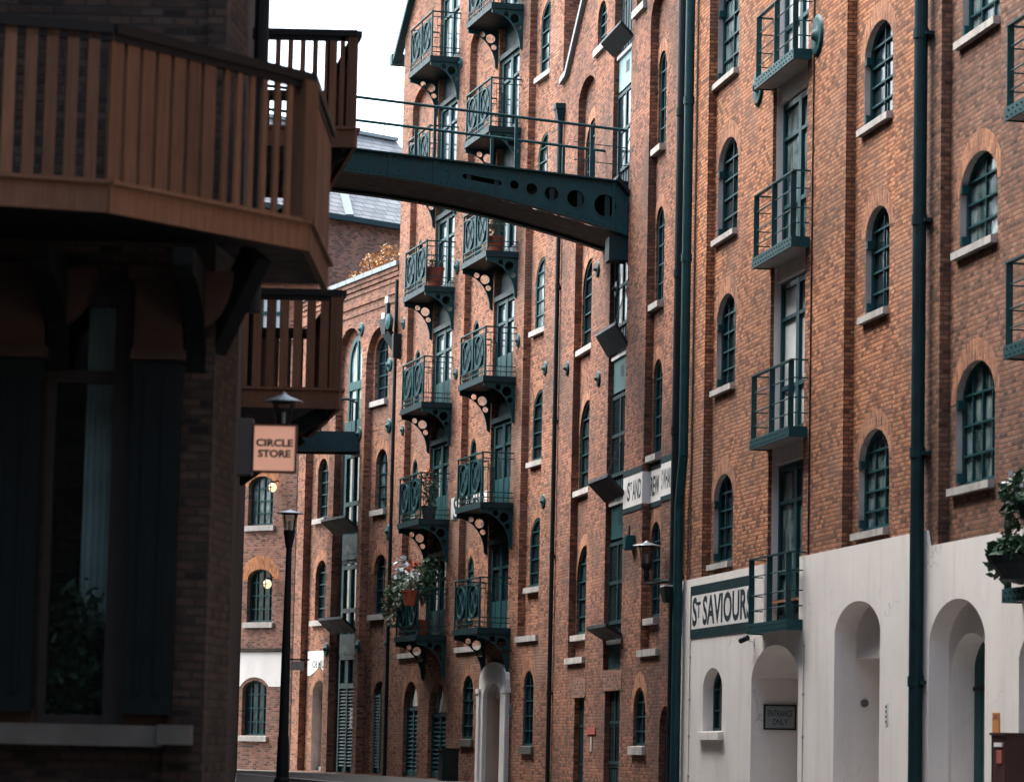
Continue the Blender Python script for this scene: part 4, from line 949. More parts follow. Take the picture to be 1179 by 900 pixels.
# stone sill, plinth piers, columns with capitals
q = MB(); q.box(-9, fx(196), -.22, .3, .83, .98); q.box(fx(194), fx(231), -.30, .1, .85, .99); q.build('sill', 'stoned', bl_)
q = MB(); q.box(fx(150), fx(196), -.1, .0, .98, 1.06); q.box(-9, fx(48), -.1, 0, .98, 1.08); q.build('sill_board', 'umber', bl_)
for xa, xb in ((-14, 47), (151, 206)):
    a, b = fx(xa), fx(xb)
    q = MB(); q.box(a, b, -.20, -.002, 1.06, 3.62)
    for k in range(2): u = a + (b - a) * (.3 + .4 * k); q.box(u - .02, u + .02, -.215, -.198, 1.2, 3.5)
    col = q.build('column', 'navy', bl_, loc=((a + b) / 2, -.1, 1.06))
    q = MB(); q.box(a - .02, b + .02, -.24, -.003, 3.62, 3.70); q.box(a - .0, b + .0, -.22, -.004, 3.70, 4.2); q.box(a - .05, b + .05, -.28, -.003, 4.2, 4.3)
    q.build('capital', 'umber', col, loc=((a + b) / 2, -.1, 1.06))
    # scrolled corbel carrying the balcony
    prof = [(0, 4.3), (-1.2, 4.3), (-1.2, 4.18)] + [(-1.15 + 1.1 * math.sin(t), 3.55 + .58 * math.cos(t)) for t in [PI / 2 * i / 8 for i in range(9)]] + [(0, 3.55)]
    q = MB(); q.plate(prof, [], 'yz', b + .02, b + .16); q.build('corbel', 'near_black', bl_)
    prof = [(-.05 + (.30) * math.cos(t), 3.66 + .62 * math.sin(t)) for t in [PI / 2 * i / 8 for i in range(9)]]
    q = MB(); q.plate([(b + .02, 4.28)] + [(b + .02 + .34 * math.cos(t), 4.28 - .45 * math.sin(t)) for t in [PI / 2 * i / 8 for i in range(9)]], [], 'xz', -.2, -.08); q.build('corbel', 'umber', bl_)
# ---- balconies
def outer(px, py, z): p = atZ(px, py, z); return Vector((p.x - C0.x, p.y - C0.y))
E0 = outer(0, 203.6, zB); E1 = outer(124, 212, zB); E2 = outer(353, 258, zB); E3 = outer(375, 306.6, zB)
E0 = E1 + (E0 - E1) * 2.2
def balcony(path, zb, dens, parent, back, hrail=1.08, fh=.2, thick=.055, endpost=True):
    """timber balcony: path is the outer edge in plan, dens gives (pitch, width, depth) for each board of each edge"""
    s = MB(); poly = [tuple(p) for p in path] + [tuple(p) for p in back]
    s.plate(poly, [], 'xy', zb - fh + .05, zb - .03, 0)
    o = s.build('balcony', 'darkrail', parent, loc=(path[1].x, path[1].y, zb))
    f = MB(); r = MB()
    for (p, q), dn in zip(zip(path[:-1], path[1:]), dens):
        f.bar((p.x, p.y, zb - fh / 2), (q.x, q.y, zb - fh / 2), .05, fh); f.bar((p.x, p.y, zb + .01), (q.x, q.y, zb + .01), .12, .03)
        r.bar((p.x, p.y, zb + hrail), (q.x, q.y, zb + hrail), .10, .07); r.bar((p.x, p.y, zb + hrail - .06), (q.x, q.y, zb + hrail - .06), .05, .05)
    f.build('fascia', 'brown', o, loc=(path[1].x, path[1].y, zb)); r.build('handrail', 'darkrail', o, loc=(path[1].x, path[1].y, zb))
    b = MB()
    for (p, q), dn in zip(zip(path[:-1], path[1:]), dens):
        L = (q - p).length; d = (q - p) / L; nrm = Vector((d.y, -d.x))
        for t, w, dp in dn(L):
            c = p + d * t; a_ = d * w / 2; n_ = nrm * dp / 2
            pts = [c - a_ - n_, c + a_ - n_, c + a_ + n_, c - a_ + n_]
            b.add([(x.x, x.y, zb + .02) for x in pts] + [(x.x, x.y, zb + hrail - .03) for x in pts], [(0, 3, 2, 1), (4, 5, 6, 7), (0, 1, 5, 4), (1, 2, 6, 5), (2, 3, 7, 6), (3, 0, 4, 7)])
    b.build('baluster_boards', 'brown', o, loc=(path[1].x, path[1].y, zb)); return o
def even(pitch, w, dp, start=0.): return lambda L: [(t, w, dp) for t in [start + pitch * i for i in range(int((L - start) / pitch) + 1)]]
def e2(L):
    out = [(L * (.02 + .0755 * i), .118, .03) for i in range(7)]
    return out + [(L * (.56 + .066 * i), .05, .028) for i in range(6)] + [(L - .05, .14, .14)]
balcony([E0, E1, E2, E3], zB, [even(.143, .082, .05, .06), e2, even(.10, .09, .03, .1)], bl_, [Vector((LO - SLL * E3.y, E3.y)), Vector((.1, 1.05)), Vector((0, 0)), Vector((E0.x, 0))])
# braces under the corner balcony
for p, q in (((E2.x - .35, E2.y - .1, 4.42), (-.02, .1, 3.75)),):
    k = MB(); k.bar(p, q, .14, .2); k.build('brace', 'near_black', bl_)
for (pxl, pxr, zb_, bits, w) in ((300, 409, None, 'u', 3), (284, 391, zB, 'l', 3)):
    Yb = 35.0
    if zb_ is None: zb_ = atY(350, 148, Yb).z
    xr = atY(pxr, (150 if bits == 'u' else 445), Yb).x - C0.x; yb = Yb - C0.y; xw = LO - SLL * yb
    path = [Vector((xw - .05, yb)), Vector((xr, yb)), Vector((xr - SLL * 3.4 - .25, yb + 3.4)), Vector((LO - SLL * (yb + 3.4), yb + 3.4))]
    if bits == 'u': e = lambda L: [(L - (409 - px) / 107., .055, .04) for px in (302, 316.5, 331, 345.5, 360, 374)] + [(L - .27, .10, .04), (L - .16, .05, .05), (L - .05, .10, .06)]
    else: e = lambda L: [(L - .145 * i - .18, .092, .04) for i in range(8)] + [(L - .05, .13, .08)]
    o = balcony(path, zb_, [e, even(.145, .10, .03, .1), even(.145, .09, .03)], bl_, [Vector((xw, yb))], hrail=1.06)
    for yo in (.15, 3.1): k = MB(); xe = xr - .12 - (SLL + .075) * yo; k.bar((xe, yb + yo, zb_ - .22), (LO - SLL * (yb + yo) - .03, yb + yo, zb_ - .75), .12, .16); k.build('brace', 'near_black', bl_)

# ================================================================== footbridges
zD = WA.z_(722, 212)                       # deck edge height
A_ = WA.pt(WA.u_(722, 240)); A2 = atY(385, 170, A_.y - .6); zA2 = A2.z; A_ = Vector((A_.x, A_.y)); A2 = Vector((A2.x, A2.y))
KS = (zA2 - zD) / (A2 - A_).length
def rise(mb): mb.v = [(x, y, z + KS * x) for x, y, z in mb.v]; return mb
dv = (A2 - A_).normalized(); LB = 7.9 * 1.0
while True:                                # run the bridge on to the corner building's street wall
    p = A_ + dv * LB
    if p.x <= C0.x + LO - SLL * (p.y - C0.y) or LB > 14: break
    LB += .1
ang = math.atan2(dv.y, dv.x)
br = empty('footbridge', Matrix.Translation((A_.x, A_.y, zD)) @ Matrix.Rotation(ang, 4, 'Z'), 'upper teal iron footbridge with round holes in its web, crossing high over the street', 'footbridge')
# bridge frame: x from the warehouse wall towards the corner building, -y is the far side
BW = 2.4; sgn = -1
nq = [0, .06, .15, .3, .5, .75, 1]
def bot(x): t = x / LB; return -(.45 + .60 * max(0, 1 - x / 5.2) ** 2.0)
def px2x(px): 
    r = ray(px, 220); rr = Vector((r.x, r.y)); n = Vector((-dv.y, dv.x)); t = A_.dot(n) / rr.dot(n); return (rr * t - A_).dot(dv)
xs = [LB * i / 24 for i in range(25)]
outl = [(x, 0) for x in xs] + [(x, bot(x)) for x in reversed(xs)]
def bc(px, py, r_): 
    x = px2x(px); z = atZ(px, py, 12).z; q_ = A_ + dv * x; z = CZ + ray(px, py).z * q_.y - zD - KS * x
    return [(x + r_ * math.cos(t), z + r_ * math.sin(t)) for t in [2 * PI * i / 18 for i in range(18)]]
holes = [bc(697, 237, .225), bc(663, 229, .175), bc(635, 223, .14), bc(612, 217.5, .112), bc(592, 213, .085)]
xa, xb = px2x(575), px2x(534); za = CZ + ray(575, 211).z * (A_ + dv * xa).y - zD - KS * xa; zb_ = CZ + ray(534, 203).z * (A_ + dv * xb).y - zD - KS * xb
slot = [(xa, za - .05), (xb, zb_ - .05), (xb + .04, zb_), (xb, zb_ + .05), (xa, za + .05), (xa - .05, za)]
for yy, nm in ((0, 'girder'), (-BW, 'girder')):
    g = MB(); g.plate(outl, holes + [slot], 'xz', yy - .012, yy + .012, 0)
    for i in range(24):
        a, b = xs[i], xs[i + 1]
        g.add([(a, yy - .12, bot(a) - .02), (b, yy - .12, bot(b) - .02), (b, yy + .12, bot(b) - .02), (a, yy + .12, bot(a) - .02), (a, yy - .12, bot(a)), (b, yy - .12, bot(b)), (b, yy + .12, bot(b)), (a, yy + .12, bot(a))], [(0, 3, 2, 1), (4, 5, 6, 7), (0, 1, 5, 4), (2, 3, 7, 6)])
    g.box(0, LB, yy - .12, yy + .12, .0, .03)
    for x in (.02, .28, px2x(448), px2x(700) if False else 3.9): g.box(x - .03, x + .03, yy + .013, yy + .05, bot(x) + .002, -.002)
    for h in holes:
        cx_ = sum(p[0] for p in h) / 18; cz_ = sum(p[1] for p in h) / 18; rr = max(p[0] for p in h) - cx_
        ring = [(cx_ + (p[0] - cx_) * 1.14, cz_ + (p[1] - cz_) * 1.14) for p in h]; g.plate(ring, [h], 'xz', yy + .0125, yy + .026)
    for px, py in ((455, 180), (458, 196), (514, 197), (518, 199), (516, 203)):
        x = px2x(px); z = CZ + ray(px, py).z * (A_ + dv * x).y - zD - KS * x; g.lathe([(.022, 0), (.016, .014), (.0001, .02)], (x, yy + .0125, z), 6, axis='y')
    for i in range(64):
        x = .1 + (LB - .2) * i / 63
        for z in (-.06, bot(x) + .06): g.lathe([(.018, 0), (.012, .012), (.0001, .016)], (x, yy + .0125, z), 6, axis='y')
    rise(g).build(nm, 'teal', br)
q = MB(); q.box(0, LB, -BW + .02, -.02, -.14, -.04)
for i in range(14): x = .4 + (LB - .6) * i / 13; q.box(x - .05, x + .05, -BW + .02, -.02, bot(x) + .05, -.141)
rise(q).build('deck', 'teald', br)
q = MB()
for i in range(24):                     # soffit sheets with an open gap along the near girder
    a, b = xs[i], xs[i + 1]
    q.add([(a, -BW, bot(a) + .03), (b, -BW, bot(b) + .03), (b, -.42, bot(b) + .03), (a, -.42, bot(a) + .03)], [(0, 1, 2, 3)])
    if i % 4 != 1: q.add([(a, -.42, bot(a) + .04), (b, -.42, bot(b) + .04), (b, -.1, bot(b) + .04), (a, -.1, bot(a) + .04)], [(0, 1, 2, 3)])
rise(q).build('soffit', 'black', br)
for yy, pxs in ((0, (712, 680, 593, 499)), (-BW, (700, 664, 578, 487))):
    r = MB(); r.tube((0 if yy == 0 else -.5, yy, 1.08), (LB, yy, 1.08), .03, 8)
    for z in ((.36, .72) if yy == 0 else ()): r.tube((0, yy, z), (1.1, yy, z), .01, 6)
    for px in pxs:
        x = px2x(px); r.box(x - .03, x + .03, yy - .03, yy + .03, .03, 1.08)
    rise(r).build('railing', 'teal', br)
q = MB(); q.box(-.05, .35, -.6, .0, bot(0) - .5, bot(0) - .025); q.build('bearing', 'teald', br)

u4, z4 = W4.at(413, 518); z4t = W4.z_(413, 497)
Ag = W4.pt(u4); far = C0.x + LO - SLL * (92 - C0.y) - 1.0
gy = empty('footbridge', Matrix.Translation((Ag.x, Ag.y, z4)) @ Matrix.Rotation(PI - .06, 4, 'Z'), 'lower dark iron gangway between the low warehouse and the corner building', 'footbridge')
LG = Ag.x - far
q = MB(); q.box(-.05, LG, -.9, .0, .0, .12); q.build('deck', 'teald', gy)
for yy in (.0, -.9): q = MB(); q.box(-.05, LG, yy - .03, yy + .03, -.02, z4t - z4); q.box(-.05, LG, yy - .1, yy + .1, -.05, -.021); q.build('girder', 'teald', gy)
q = MB()
for yy in (-.9,):
    q.tube((0, yy, z4t - z4 + 1.0), (LG, yy, z4t - z4 + 1.0), .028, 8)
    for x in (.3, 1.2, 2.4, 3.6): q.box(x - .02, x + .02, yy - .02, yy + .02, z4t - z4, z4t - z4 + 1.0)
q.path([(.1, .0, z4t - z4), (.1, 0, z4t - z4 + .82), (.35, 0, z4t - z4 + .92), (.9, 0, z4t - z4 + .92)], .03, 8); q.build('railing', 'teald', gy)

# ================================================================== lamps, signs and street things
def lantern(par, z, s=1., fixed='pole'):
    k = MB(); k.lathe([(.285 * s, 0), (.27 * s, .02), (.13 * s, .075), (.06 * s, .11), (.02 * s, .16), (.0001, .165)], (0, 0, z + .37 * s), 18); k.v = [(a, b, z + .37 * s + (c - z - .37 * s) * .6) for a, b, c in k.v]; k.build('lamp_cap', 'metal', par, smooth=False)
    k = MB(); k.lathe([(.105 * s, 0), (.165 * s, .36 * s)], (0, 0, z), 12); k.f = k.f[:12]; k.m = k.m[:12]; k.build('lamp_glass', 'lampglass', par)
    k = MB(); k.tube((0, 0, z + .03), (0, 0, z + .22 * s), .03 * s, 8); k.build('lamp_bulb', 'blind', par)
    k = MB()
    for i in range(4): t = PI / 4 + PI / 2 * i; k.bar((.108 * s * math.cos(t), .108 * s * math.sin(t), z), (.168 * s * math.cos(t), .168 * s * math.sin(t), z + .37 * s), .014, .014)
    k.lathe([(.11 * s, -.05), (.12 * s, 0), (.12 * s, .03), (.03, .035)], (0, 0, z), 12); k.lathe([(.172 * s, 0), (.172 * s, .02)], (0, 0, z + .355 * s), 12); k.build('lamp_cage', 'black', par)
Pl = atY(324.8, 902, 66); hz = atY(334, 612, 66).z
sl_ = empty('street_lamp', Matrix.Translation((Pl.x, Pl.y, -.0)), 'black street lamp post with flat capped lantern at the pavement edge', 'street lamp')
k = MB(); k.lathe([(.17, -.12), (.17, .1), (.13, .16), (.115, .9), (.10, 1.0), (.09, 2.4), (.055, hz - .35), (.07, hz - .3), (.11, hz - .08), (.11, hz - .05)], (0, 0, 0), 14); k.build('pole', 'black', sl_)
lantern(sl_, hz)
k = MB(); z = atY(340, 766, 66).z; fs = empty('name_plate', Matrix.Translation((Pl.x + .1, Pl.y, z)), 'small weathered wooden plate on an iron arm fixed to the street lamp post', 'plate')
k.box(.0, .27, -.015, .015, -.09, .09); k.build('board', 'stone', fs); k = MB(); k.box(-.05, .38, -.02, .02, .11, .14); k.build('arm', 'black', fs)

Yw = 31.0; pw = atY(326, 492, Yw)
wl = empty('wall_lamp', Matrix.Translation((pw.x, Yw, pw.z)), 'flat capped wall lantern rising behind the peach shop sign', 'wall lamp')
lantern(wl, 0, .66); k = MB(); xw = C0.x + LO - SLL * (Yw - C0.y) - pw.x
k.path([(0, 0, -.03), (0, 0, -.14), (-.06, 0, -.19), (xw, 0, -.19)], .018, 8); k.box(xw, xw + .03, -.05, .05, -.3, -.1); k.build('bracket', 'black', wl)

u, z = WA.at(744.5, 650, -.35)
wl2 = empty('wall_lamp', WA.mat(u, -.35, z), 'flat capped wall lantern on an iron arm beside the black drainpipe', 'wall lamp')
lantern(wl2, 0, .95); k = MB(); k.path([(0, 0, -.04), (0, 0, -.32), (.15, .05, -.36), (.6, .2, -.33), (.9, .34, -.33)], .035, 8); k.lathe([(.03, -.34), (.06, -.2), (.05, -.1), (.1, -.05)], (0, 0, 0), 10); k.box(.82, .98, .30, .349, -.5, -.15); k.build('bracket', 'black', wl2)
u, z = WA.at(764, 694, -.3)
ab = empty('floodlight', WA.mat(u + .25, -.26, z) @ Matrix.Scale(.62, 4), 'dark tapered floodlight hood with a pale top beside the wall lantern', 'floodlight')
k = MB(); k.add([(-.16, -.14, 0), (.16, -.14, 0), (.16, .16, 0), (-.16, .16, 0), (-.34, -.22, .42), (.34, -.22, .46), (.34, .3, .46), (-.34, .3, .42)], [(0, 3, 2, 1), (4, 5, 6, 7), (0, 1, 5, 4), (1, 2, 6, 5), (2, 3, 7, 6), (3, 0, 4, 7)]); k.build('hood', 'black', ab)
k = MB(); k.box(-.3, .3, -.2, .25, .465, .5); k.build('glass_cover', 'white', ab); k = MB(); k.bar((.1, .2, .4), (.45, .33, .75), .06); k.build('bracket', 'black', ab)
u, z = WA.at(729.5, 626); jb = tag(None or (lambda kk: kk.build('junction_box', 'tealb', mat=WA.mat(u, -.01, z)))((lambda kk: (kk.box(-.16, .16, -.16, .0, -.12, .16), kk.box(-.13, .13, -.18, -.161, -.09, .13), kk.tube((0, -.08, .161), (0, -.08, .35), .02, 6), kk)[-1])(MB())), 'small teal junction box on the brickwork just beside the iron armed wall lantern', 'box')

Ys = 28.0
p0_, p1_ = atY(290, 543.5, Ys), atY(342.5, 489.5, Ys)
sg = empty('shop_sign', Matrix.Translation(((p0_.x + p1_.x) / 2, Ys, (p0_.z + p1_.z) / 2)), 'square peach lettered shop sign with dark frame projecting from the corner building', 'sign')
w, h = (p1_.x - p0_.x), (p1_.z - p0_.z)
k = MB(); k.box(-w / 2 + .015, w / 2 - .015, -.04, .04, -h / 2 + .015, h / 2 - .015); k.build('sign_face', 'pink', sg)
k = MB(); k.plate([(-w / 2, -h / 2), (w / 2, -h / 2), (w / 2, h / 2), (-w / 2, h / 2)], [[(-w / 2 + .014, -h / 2 + .014), (w / 2 - .014, -h / 2 + .014), (w / 2 - .014, h / 2 - .014), (-w / 2 + .014, h / 2 - .014)]], 'xz', -.06, .06); k.build('sign_frame', 'brown', sg)
t = moved(text_mb('CIRCLE', w * .84, .066, .04), (0, -.042, .048)); q = moved(text_mb('STORE', w * .74, .066, .04), (0, -.042, -.045)); t.add(q.v, q.f); t.build('lettering', 'ink', sg)
xl = atY(254, 515, Ys).x - sg.location.x; xr = -w / 2
k = MB(); k.box(xl, xr - .003, -.05, .18, -h / 2 - .02, h / 2 + .05); k.build('sign_box', 'grey', sg)

u0, z0 = WA.at(869, 825)
es = empty('notice_sign', WA.mat(19.55 + .03, .62, 1.22) @ Matrix.Rotation(PI / 2, 4, 'Z'), 'grey ENTRANCE ONLY sign with dark border on the side of the arched passage', 'sign')
# the sign hangs on the passage side; x runs along the depth of the passage
def pas(px, py):                           # onto the passage side plane u = 19.58
    o2 = WA.pt(19.60); r = ray(px, py); rr = Vector((r.x, r.y)); t = o2.dot(WA.u) / rr.dot(WA.u); return (rr * t - o2).dot(WA.n), CZ + r.z * t
y0_, za = pas(880.5, 838); y1_, zb_ = pas(915.5, 812.5)
es.matrix_world = WA.mat(19.585, (y0_ + y1_) / 2, (za + zb_) / 2) @ Matrix.Rotation(PI / 2, 4, 'Z')
w, h = y1_ - y0_, zb_ - za
k = MB(); k.box(-w / 2, w / 2, -.02, 0, -h / 2, h / 2); k.build('sign_face', 'signgrey', es)
k = MB(); k.plate([(-w / 2 - .02, -h / 2 - .02), (w / 2 + .02, -h / 2 - .02), (w / 2 + .02, h / 2 + .02), (-w / 2 - .02, h / 2 + .02)], [[(-w / 2 + .006, -h / 2 + .006), (w / 2 - .006, -h / 2 + .006), (w / 2 - .006, h / 2 - .006), (-w / 2 + .006, h / 2 - .006)]], 'xz', -.034, .004); k.build('sign_frame', 'black', es)
t = moved(text_mb('ENTRANCE', w * .82, h * .27, .006), (0, -.023, h * .17)); q = moved(text_mb('ONLY', w * .5, h * .27, .006), (0, -.023, -h * .2)); t.add(q.v, q.f); t.build('lettering', 'ink', es)
y0_, za = pas(995, 809)
o2 = WA.pt(24.72); r = ray(995, 809); rr = Vector((r.x, r.y)); t_ = o2.dot(WA.u) / rr.dot(WA.u)
k = MB(); k.lathe([(.06, 0), (.06, -.03), (.03, -.05), (.0001, -.055)], (0, 0, 0), 12, axis='y'); tag(k.build('entry_button', 'grey', mat=WA.mat(24.725, (rr * t_ - o2).dot(WA.n), CZ + r.z * t_) @ Matrix.Rotation(PI / 2, 4, 'Z')), 'small round grey button on the side of the square headed passage', 'button')
u, z = WA.at(1019.5, 822, PY)
np_ = empty('number_strip', WA.mat(u + .06, PY - .002, z), 'small pale strip with blue marks on the cream pier beside the passage', 'notice')
k = MB(); k.box(-.07, .07, -.008, 0, -.15, .15); k.build('plate', 'white', np_); k = MB()
for i in range(4): k.box(-.03, .03, -.011, -.0085, -.12 + .07 * i, -.085 + .07 * i)
k.build('marks', 'teal', np_)
# red cabinet with a small plate above it
u, _ = WA.at(1147.5, 870, -.22); zt = WA.z_(1147, 846, -.25); ul, ur = WA.u_(1136, 870, -.36), WA.u_(1161, 870, -.36)
rc = empty('red_cabinet', WA.mat((ul + ur) / 2, -.20, 0), 'dark red metal cabinet standing against the cream wall beside the teal arched door', 'cabinet')
hw = .30
k = MB(); k.box(-hw, hw, -.14, .14, .04, zt); k.box(-hw - .02, hw + .02, -.16, .16, zt, zt + .03); k.box(-hw + .05, hw - .05, -.13, .13, -.0, .04); k.build('body', 'red', rc)
k = MB(); k.box(-.05, .14, -.155, -.1405, zt - .34, zt - .18); k.build('plate', 'redp', rc); k = MB(); k.box(-hw + .15, hw - .15, -.158, -.1405, zt - .14, zt - .09); k.build('slot_cover', 'white', rc)
k = MB(); k.plate([(-hw + .04, .1), (hw - .04, .1), (hw - .04, zt - .05), (-hw + .04, zt - .05)], [[(-hw + .05, .11), (hw - .05, .11), (hw - .05, zt - .06), (-hw + .05, zt - .06)]], 'xz', -.148, -.1405); k.build('door_edge', 'red', rc)
u, z = WA.at(1147.5, 832, PY); ob2 = empty('warning_plate', WA.mat(u, PY - .003, z), 'narrow orange plate on the cream wall above the red cabinet', 'plate')
k = MB(); k.box(-.13, .13, -.012, 0, -.12, .13); k.build('plate', 'orange', ob2); k = MB(); k.box(-.08, .08, -.016, -.0125, .06, .11); k.build('mark', 'redp', ob2)
# camera below the name board
u, z = WA.at(860, 736, -.15)
cc = empty('security_camera', WA.mat(u, -.15, z), 'small security camera under the corner of the first floor balcony', 'camera')
k = MB(); k.tube((-.12, -.08, -.02), (.06, 0, .03), .045, 10); k.build('body', 'black', cc); k = MB(); k.path([(0, 0, 0), (.05, .11, -.04)], .018, 6); k.box(.03, .09, .095, .109, -.1, .03); k.build('bracket', 'plaster', cc)
# hoist
u, z = W4.at(447, 372, -.3)
ho = empty('wall_hoist', W4.mat(u, -.3, z), 'black and pale iron wall hoist below the parapet of the low warehouse', 'hoist')
k = MB(); k.add([(-.42, -.15, .12), (.16, -.15, .12), (.16, .1, .12), (-.42, .1, .12), (-.18, -.12, -.32), (.1, -.12, -.32), (.1, .08, -.32), (-.18, .08, -.32)], [(0, 1, 2, 3), (4, 7, 6, 5), (0, 4, 5, 1), (1, 5, 6, 2), (2, 6, 7, 3), (3, 7, 4, 0)])
k.box(-.05, .1, -.08, .02, .12, .55); k.bar((.05, -.02, -.3), (.55, .22, -.95), .2, .24); k.box(.5, .62, -.05, .28, -1.0, -.35); k.build('frame', 'black', ho)
k = MB(); k.box(-.3, -.06, -.1, .05, .13, .3); k.box(-.16, .06, -.06, .0, .56, .74); k.build('counterweight', 'white', ho)
k = MB(); k.lathe([(.22, 0), (.22, -.08), (.08, -.12), (.0001, -.13)], (.32, -.05, .0), 12, axis='y'); k.build('winding_wheel', 'tealb', ho)
# notices on the doors
u, z = W4.at(405.5, 826, .05); nt_ = empty('paper_notice', W4.mat(u, R4 - .125, z), 'white paper notice fixed to the tall louvred hatch door', 'notice')
k = MB(); k.box(-.25, .25, -.012, 0, -.28, .28); k.build('sheet', 'white', nt_); k = MB(); [k.box(-.16, .16, -.015, -.0125, .18 - .12 * i, .21 - .12 * i) for i in range(4)]; k.build('print', 'grey', nt_)
u, z = W4.at(367, 818, R4 + .2); on = empty('paper_notice', W4.mat(u, R4 + .296, z), 'orange notice with a dark square on the cream arched door', 'notice')
k = MB(); k.box(-.28, .28, -.014, 0, -.26, .26); k.build('sheet', 'orange', on); k = MB(); k.box(-.02, .2, -.018, -.0145, .1, .2); k.build('print', 'black', on)
u, z = WA.at(681.5, 841); rn = empty('hydrant_plate', WA.mat(u, -.005, z), 'faded red plate over a pale strip between the two dark doors', 'plate')
k = MB(); k.box(-.42, .42, -.02, 0, -.07, .07); k.build('plate', 'redp', rn); k = MB(); k.box(-.09, .09, -.015, 0, -.42, -.12); k.build('strip', 'stone', rn)
u, z = W3.at(589, 817); dbp = empty('door_entry_panel', W3.mat(u, -.005, z), 'small pale entry panel beside the white doorway', 'panel'); k = MB(); k.box(-.07, .07, -.03, 0, -.16, .16); k.build('plate', 'metal', dbp); k = MB(); k.box(-.04, .04, -.035, -.0305, -.1, 0); k.build('keypad', 'black', dbp)
ul, ur = W3.u_(513, 880, -.4), W3.u_(521.5, 880, -.4); zt = W3.z_(517, 861, -.4)
bn = empty('litter_bin', W3.mat((ul + ur) / 2, -.42, 0), 'black upright litter bin between the louvred doors and the white doorway', 'bin')
hw = (ur - ul) / 2
k = MB(); k.box(-.2, .2, -.2, .2, 0, zt - .06); k.build('body', 'black', bn); k = MB(); k.box(-.22, .22, -.22, .22, zt - .06, zt); k.box(-.13, .13, -.208, -.2, zt - .25, zt - .12); k.build('lid', 'darkrail', bn)

# ================================================================== plants
def potted(name, mat, label, group=None, kind=(), pot=(.16, .3), crown=None, seed=1, leafk='leaf', fl=(), n=260, size=.07):
    e = empty(name, mat, label, 'plant', group)
    if pot: k = MB(); k.lathe([(pot[0] * .7, 0), (pot[0], pot[1]), (pot[0] * 1.08, pot[1]), (pot[0] * 1.08, pot[1] + .05), (pot[0] * .85, pot[1] + .05)], (0, 0, 0), 12); k.build('pot', kind[0] if kind else 'terra', e)
    k = MB()
    for i, (c, rad, nn) in enumerate(crown): foliage(k, c, rad, nn, size, 0, seed + i)
    R_ = random.Random(seed + 99)
    for i, (c, rad, nn) in enumerate(crown):
        for _ in range(8):
            p = Vector((c[0] + R_.uniform(-.7, .7) * rad[0], c[1] + R_.uniform(-.7, .7) * rad[1], c[2] + R_.uniform(0, .8) * rad[2])); k.tube((c[0] * .3, c[1] * .3, max(0, c[2] - rad[2])), p, .008, 4)
    k.build('foliage', leafk, e)
    for mk, c, rad, nn, sz in fl:
        k = MB(); foliage(k, c, rad, nn, sz, 0, seed + 50, .8); k.build('flowers', mk, e)
    return e
zf = FL3[0] + .12
potted('balcony_plant', W3.mat(UC[0] + .55, -.5, zf), 'bushy trailing plant with white blooms spilling over the lowest iron balcony', 'flowering plants on the lowest balcony', ('terra',), (.2, .35),
       [((-.3, -.15, 1.15), (.75, .4, .55), 420), ((-.9, -.25, .8), (.45, .3, .6), 200), ((.4, -.1, 1.3), (.5, .35, .45), 260)], 3, 'leafb', [('flowerw', (-.2, -.2, 1.75), (.3, .25, .35), 60, .07)], size=.085)
potted('balcony_plant', W3.mat(UC[0] + 1.75, -.45, zf), 'dark leafy plant with red flowers on the lowest iron balcony', 'flowering plants on the lowest balcony', ('terra',), (.2, .35),
       [((-.2, -.1, 1.3), (.6, .35, .55), 380), ((.3, .1, 1.5), (.4, .3, .5), 220)], 13, 'leaf', [('flowerr', (-.1, -.25, 1.7), (.3, .2, .2), 40, .06), ('flowerw', (.3, -.3, 1.35), (.3, .2, .35), 46, .05)], size=.075)
hb_ = potted('hanging_pot', W3.mat(UC[0] + 2.3, -.93, zf + .72), 'red flower pot hung on the near rail of the lowest iron balcony', None, ('terra',), (.20, .34), [((0, 0, .55), (.3, .25, .28), 120)], 23, 'leafb', [('flowerw', (0, 0, .7), (.25, .2, .2), 24, .05)], size=.06)
k = MB(); k.box(-.16, .16, .19, .22, .30, .5); k.build('hook', 'black', hb_)
potted('balcony_plant', W3.mat(UC[0] + 1.9, -.4, FL3[3] + .12), 'terracotta pot with a low plant on the fourth balcony of the far column', None, ('terra',), (.24, .5), [((0, 0, .62), (.25, .22, .16), 80)], 31, 'leaf', size=.05)
potted('balcony_plant', W3.mat(UC[0] + 2.0, -.42, FL3[1] + .12), 'orange flowering plant in a box on the second balcony of the far column', None, ('grey',), (.2, .3), [((0, 0, .8), (.32, .25, .5), 220)], 37, 'leaf', [('flowerr', (0, -.1, 1.05), (.25, .2, .2), 26, .05)], size=.06)
potted('balcony_plant', W3.mat(UC[1] + 2.0, -.45, FL3[4 - 1] + .12), 'tall grey leaved plant on the balcony just below the footbridge', None, ('terra',), (.2, .35), [((0, 0, 1.0), (.25, .22, .75), 240), ((.1, 0, 1.6), (.2, .2, .35), 80)], 41, 'leafb', [('flowerw', (0, -.1, .9), (.25, .2, .6), 20, .05)], size=.06)
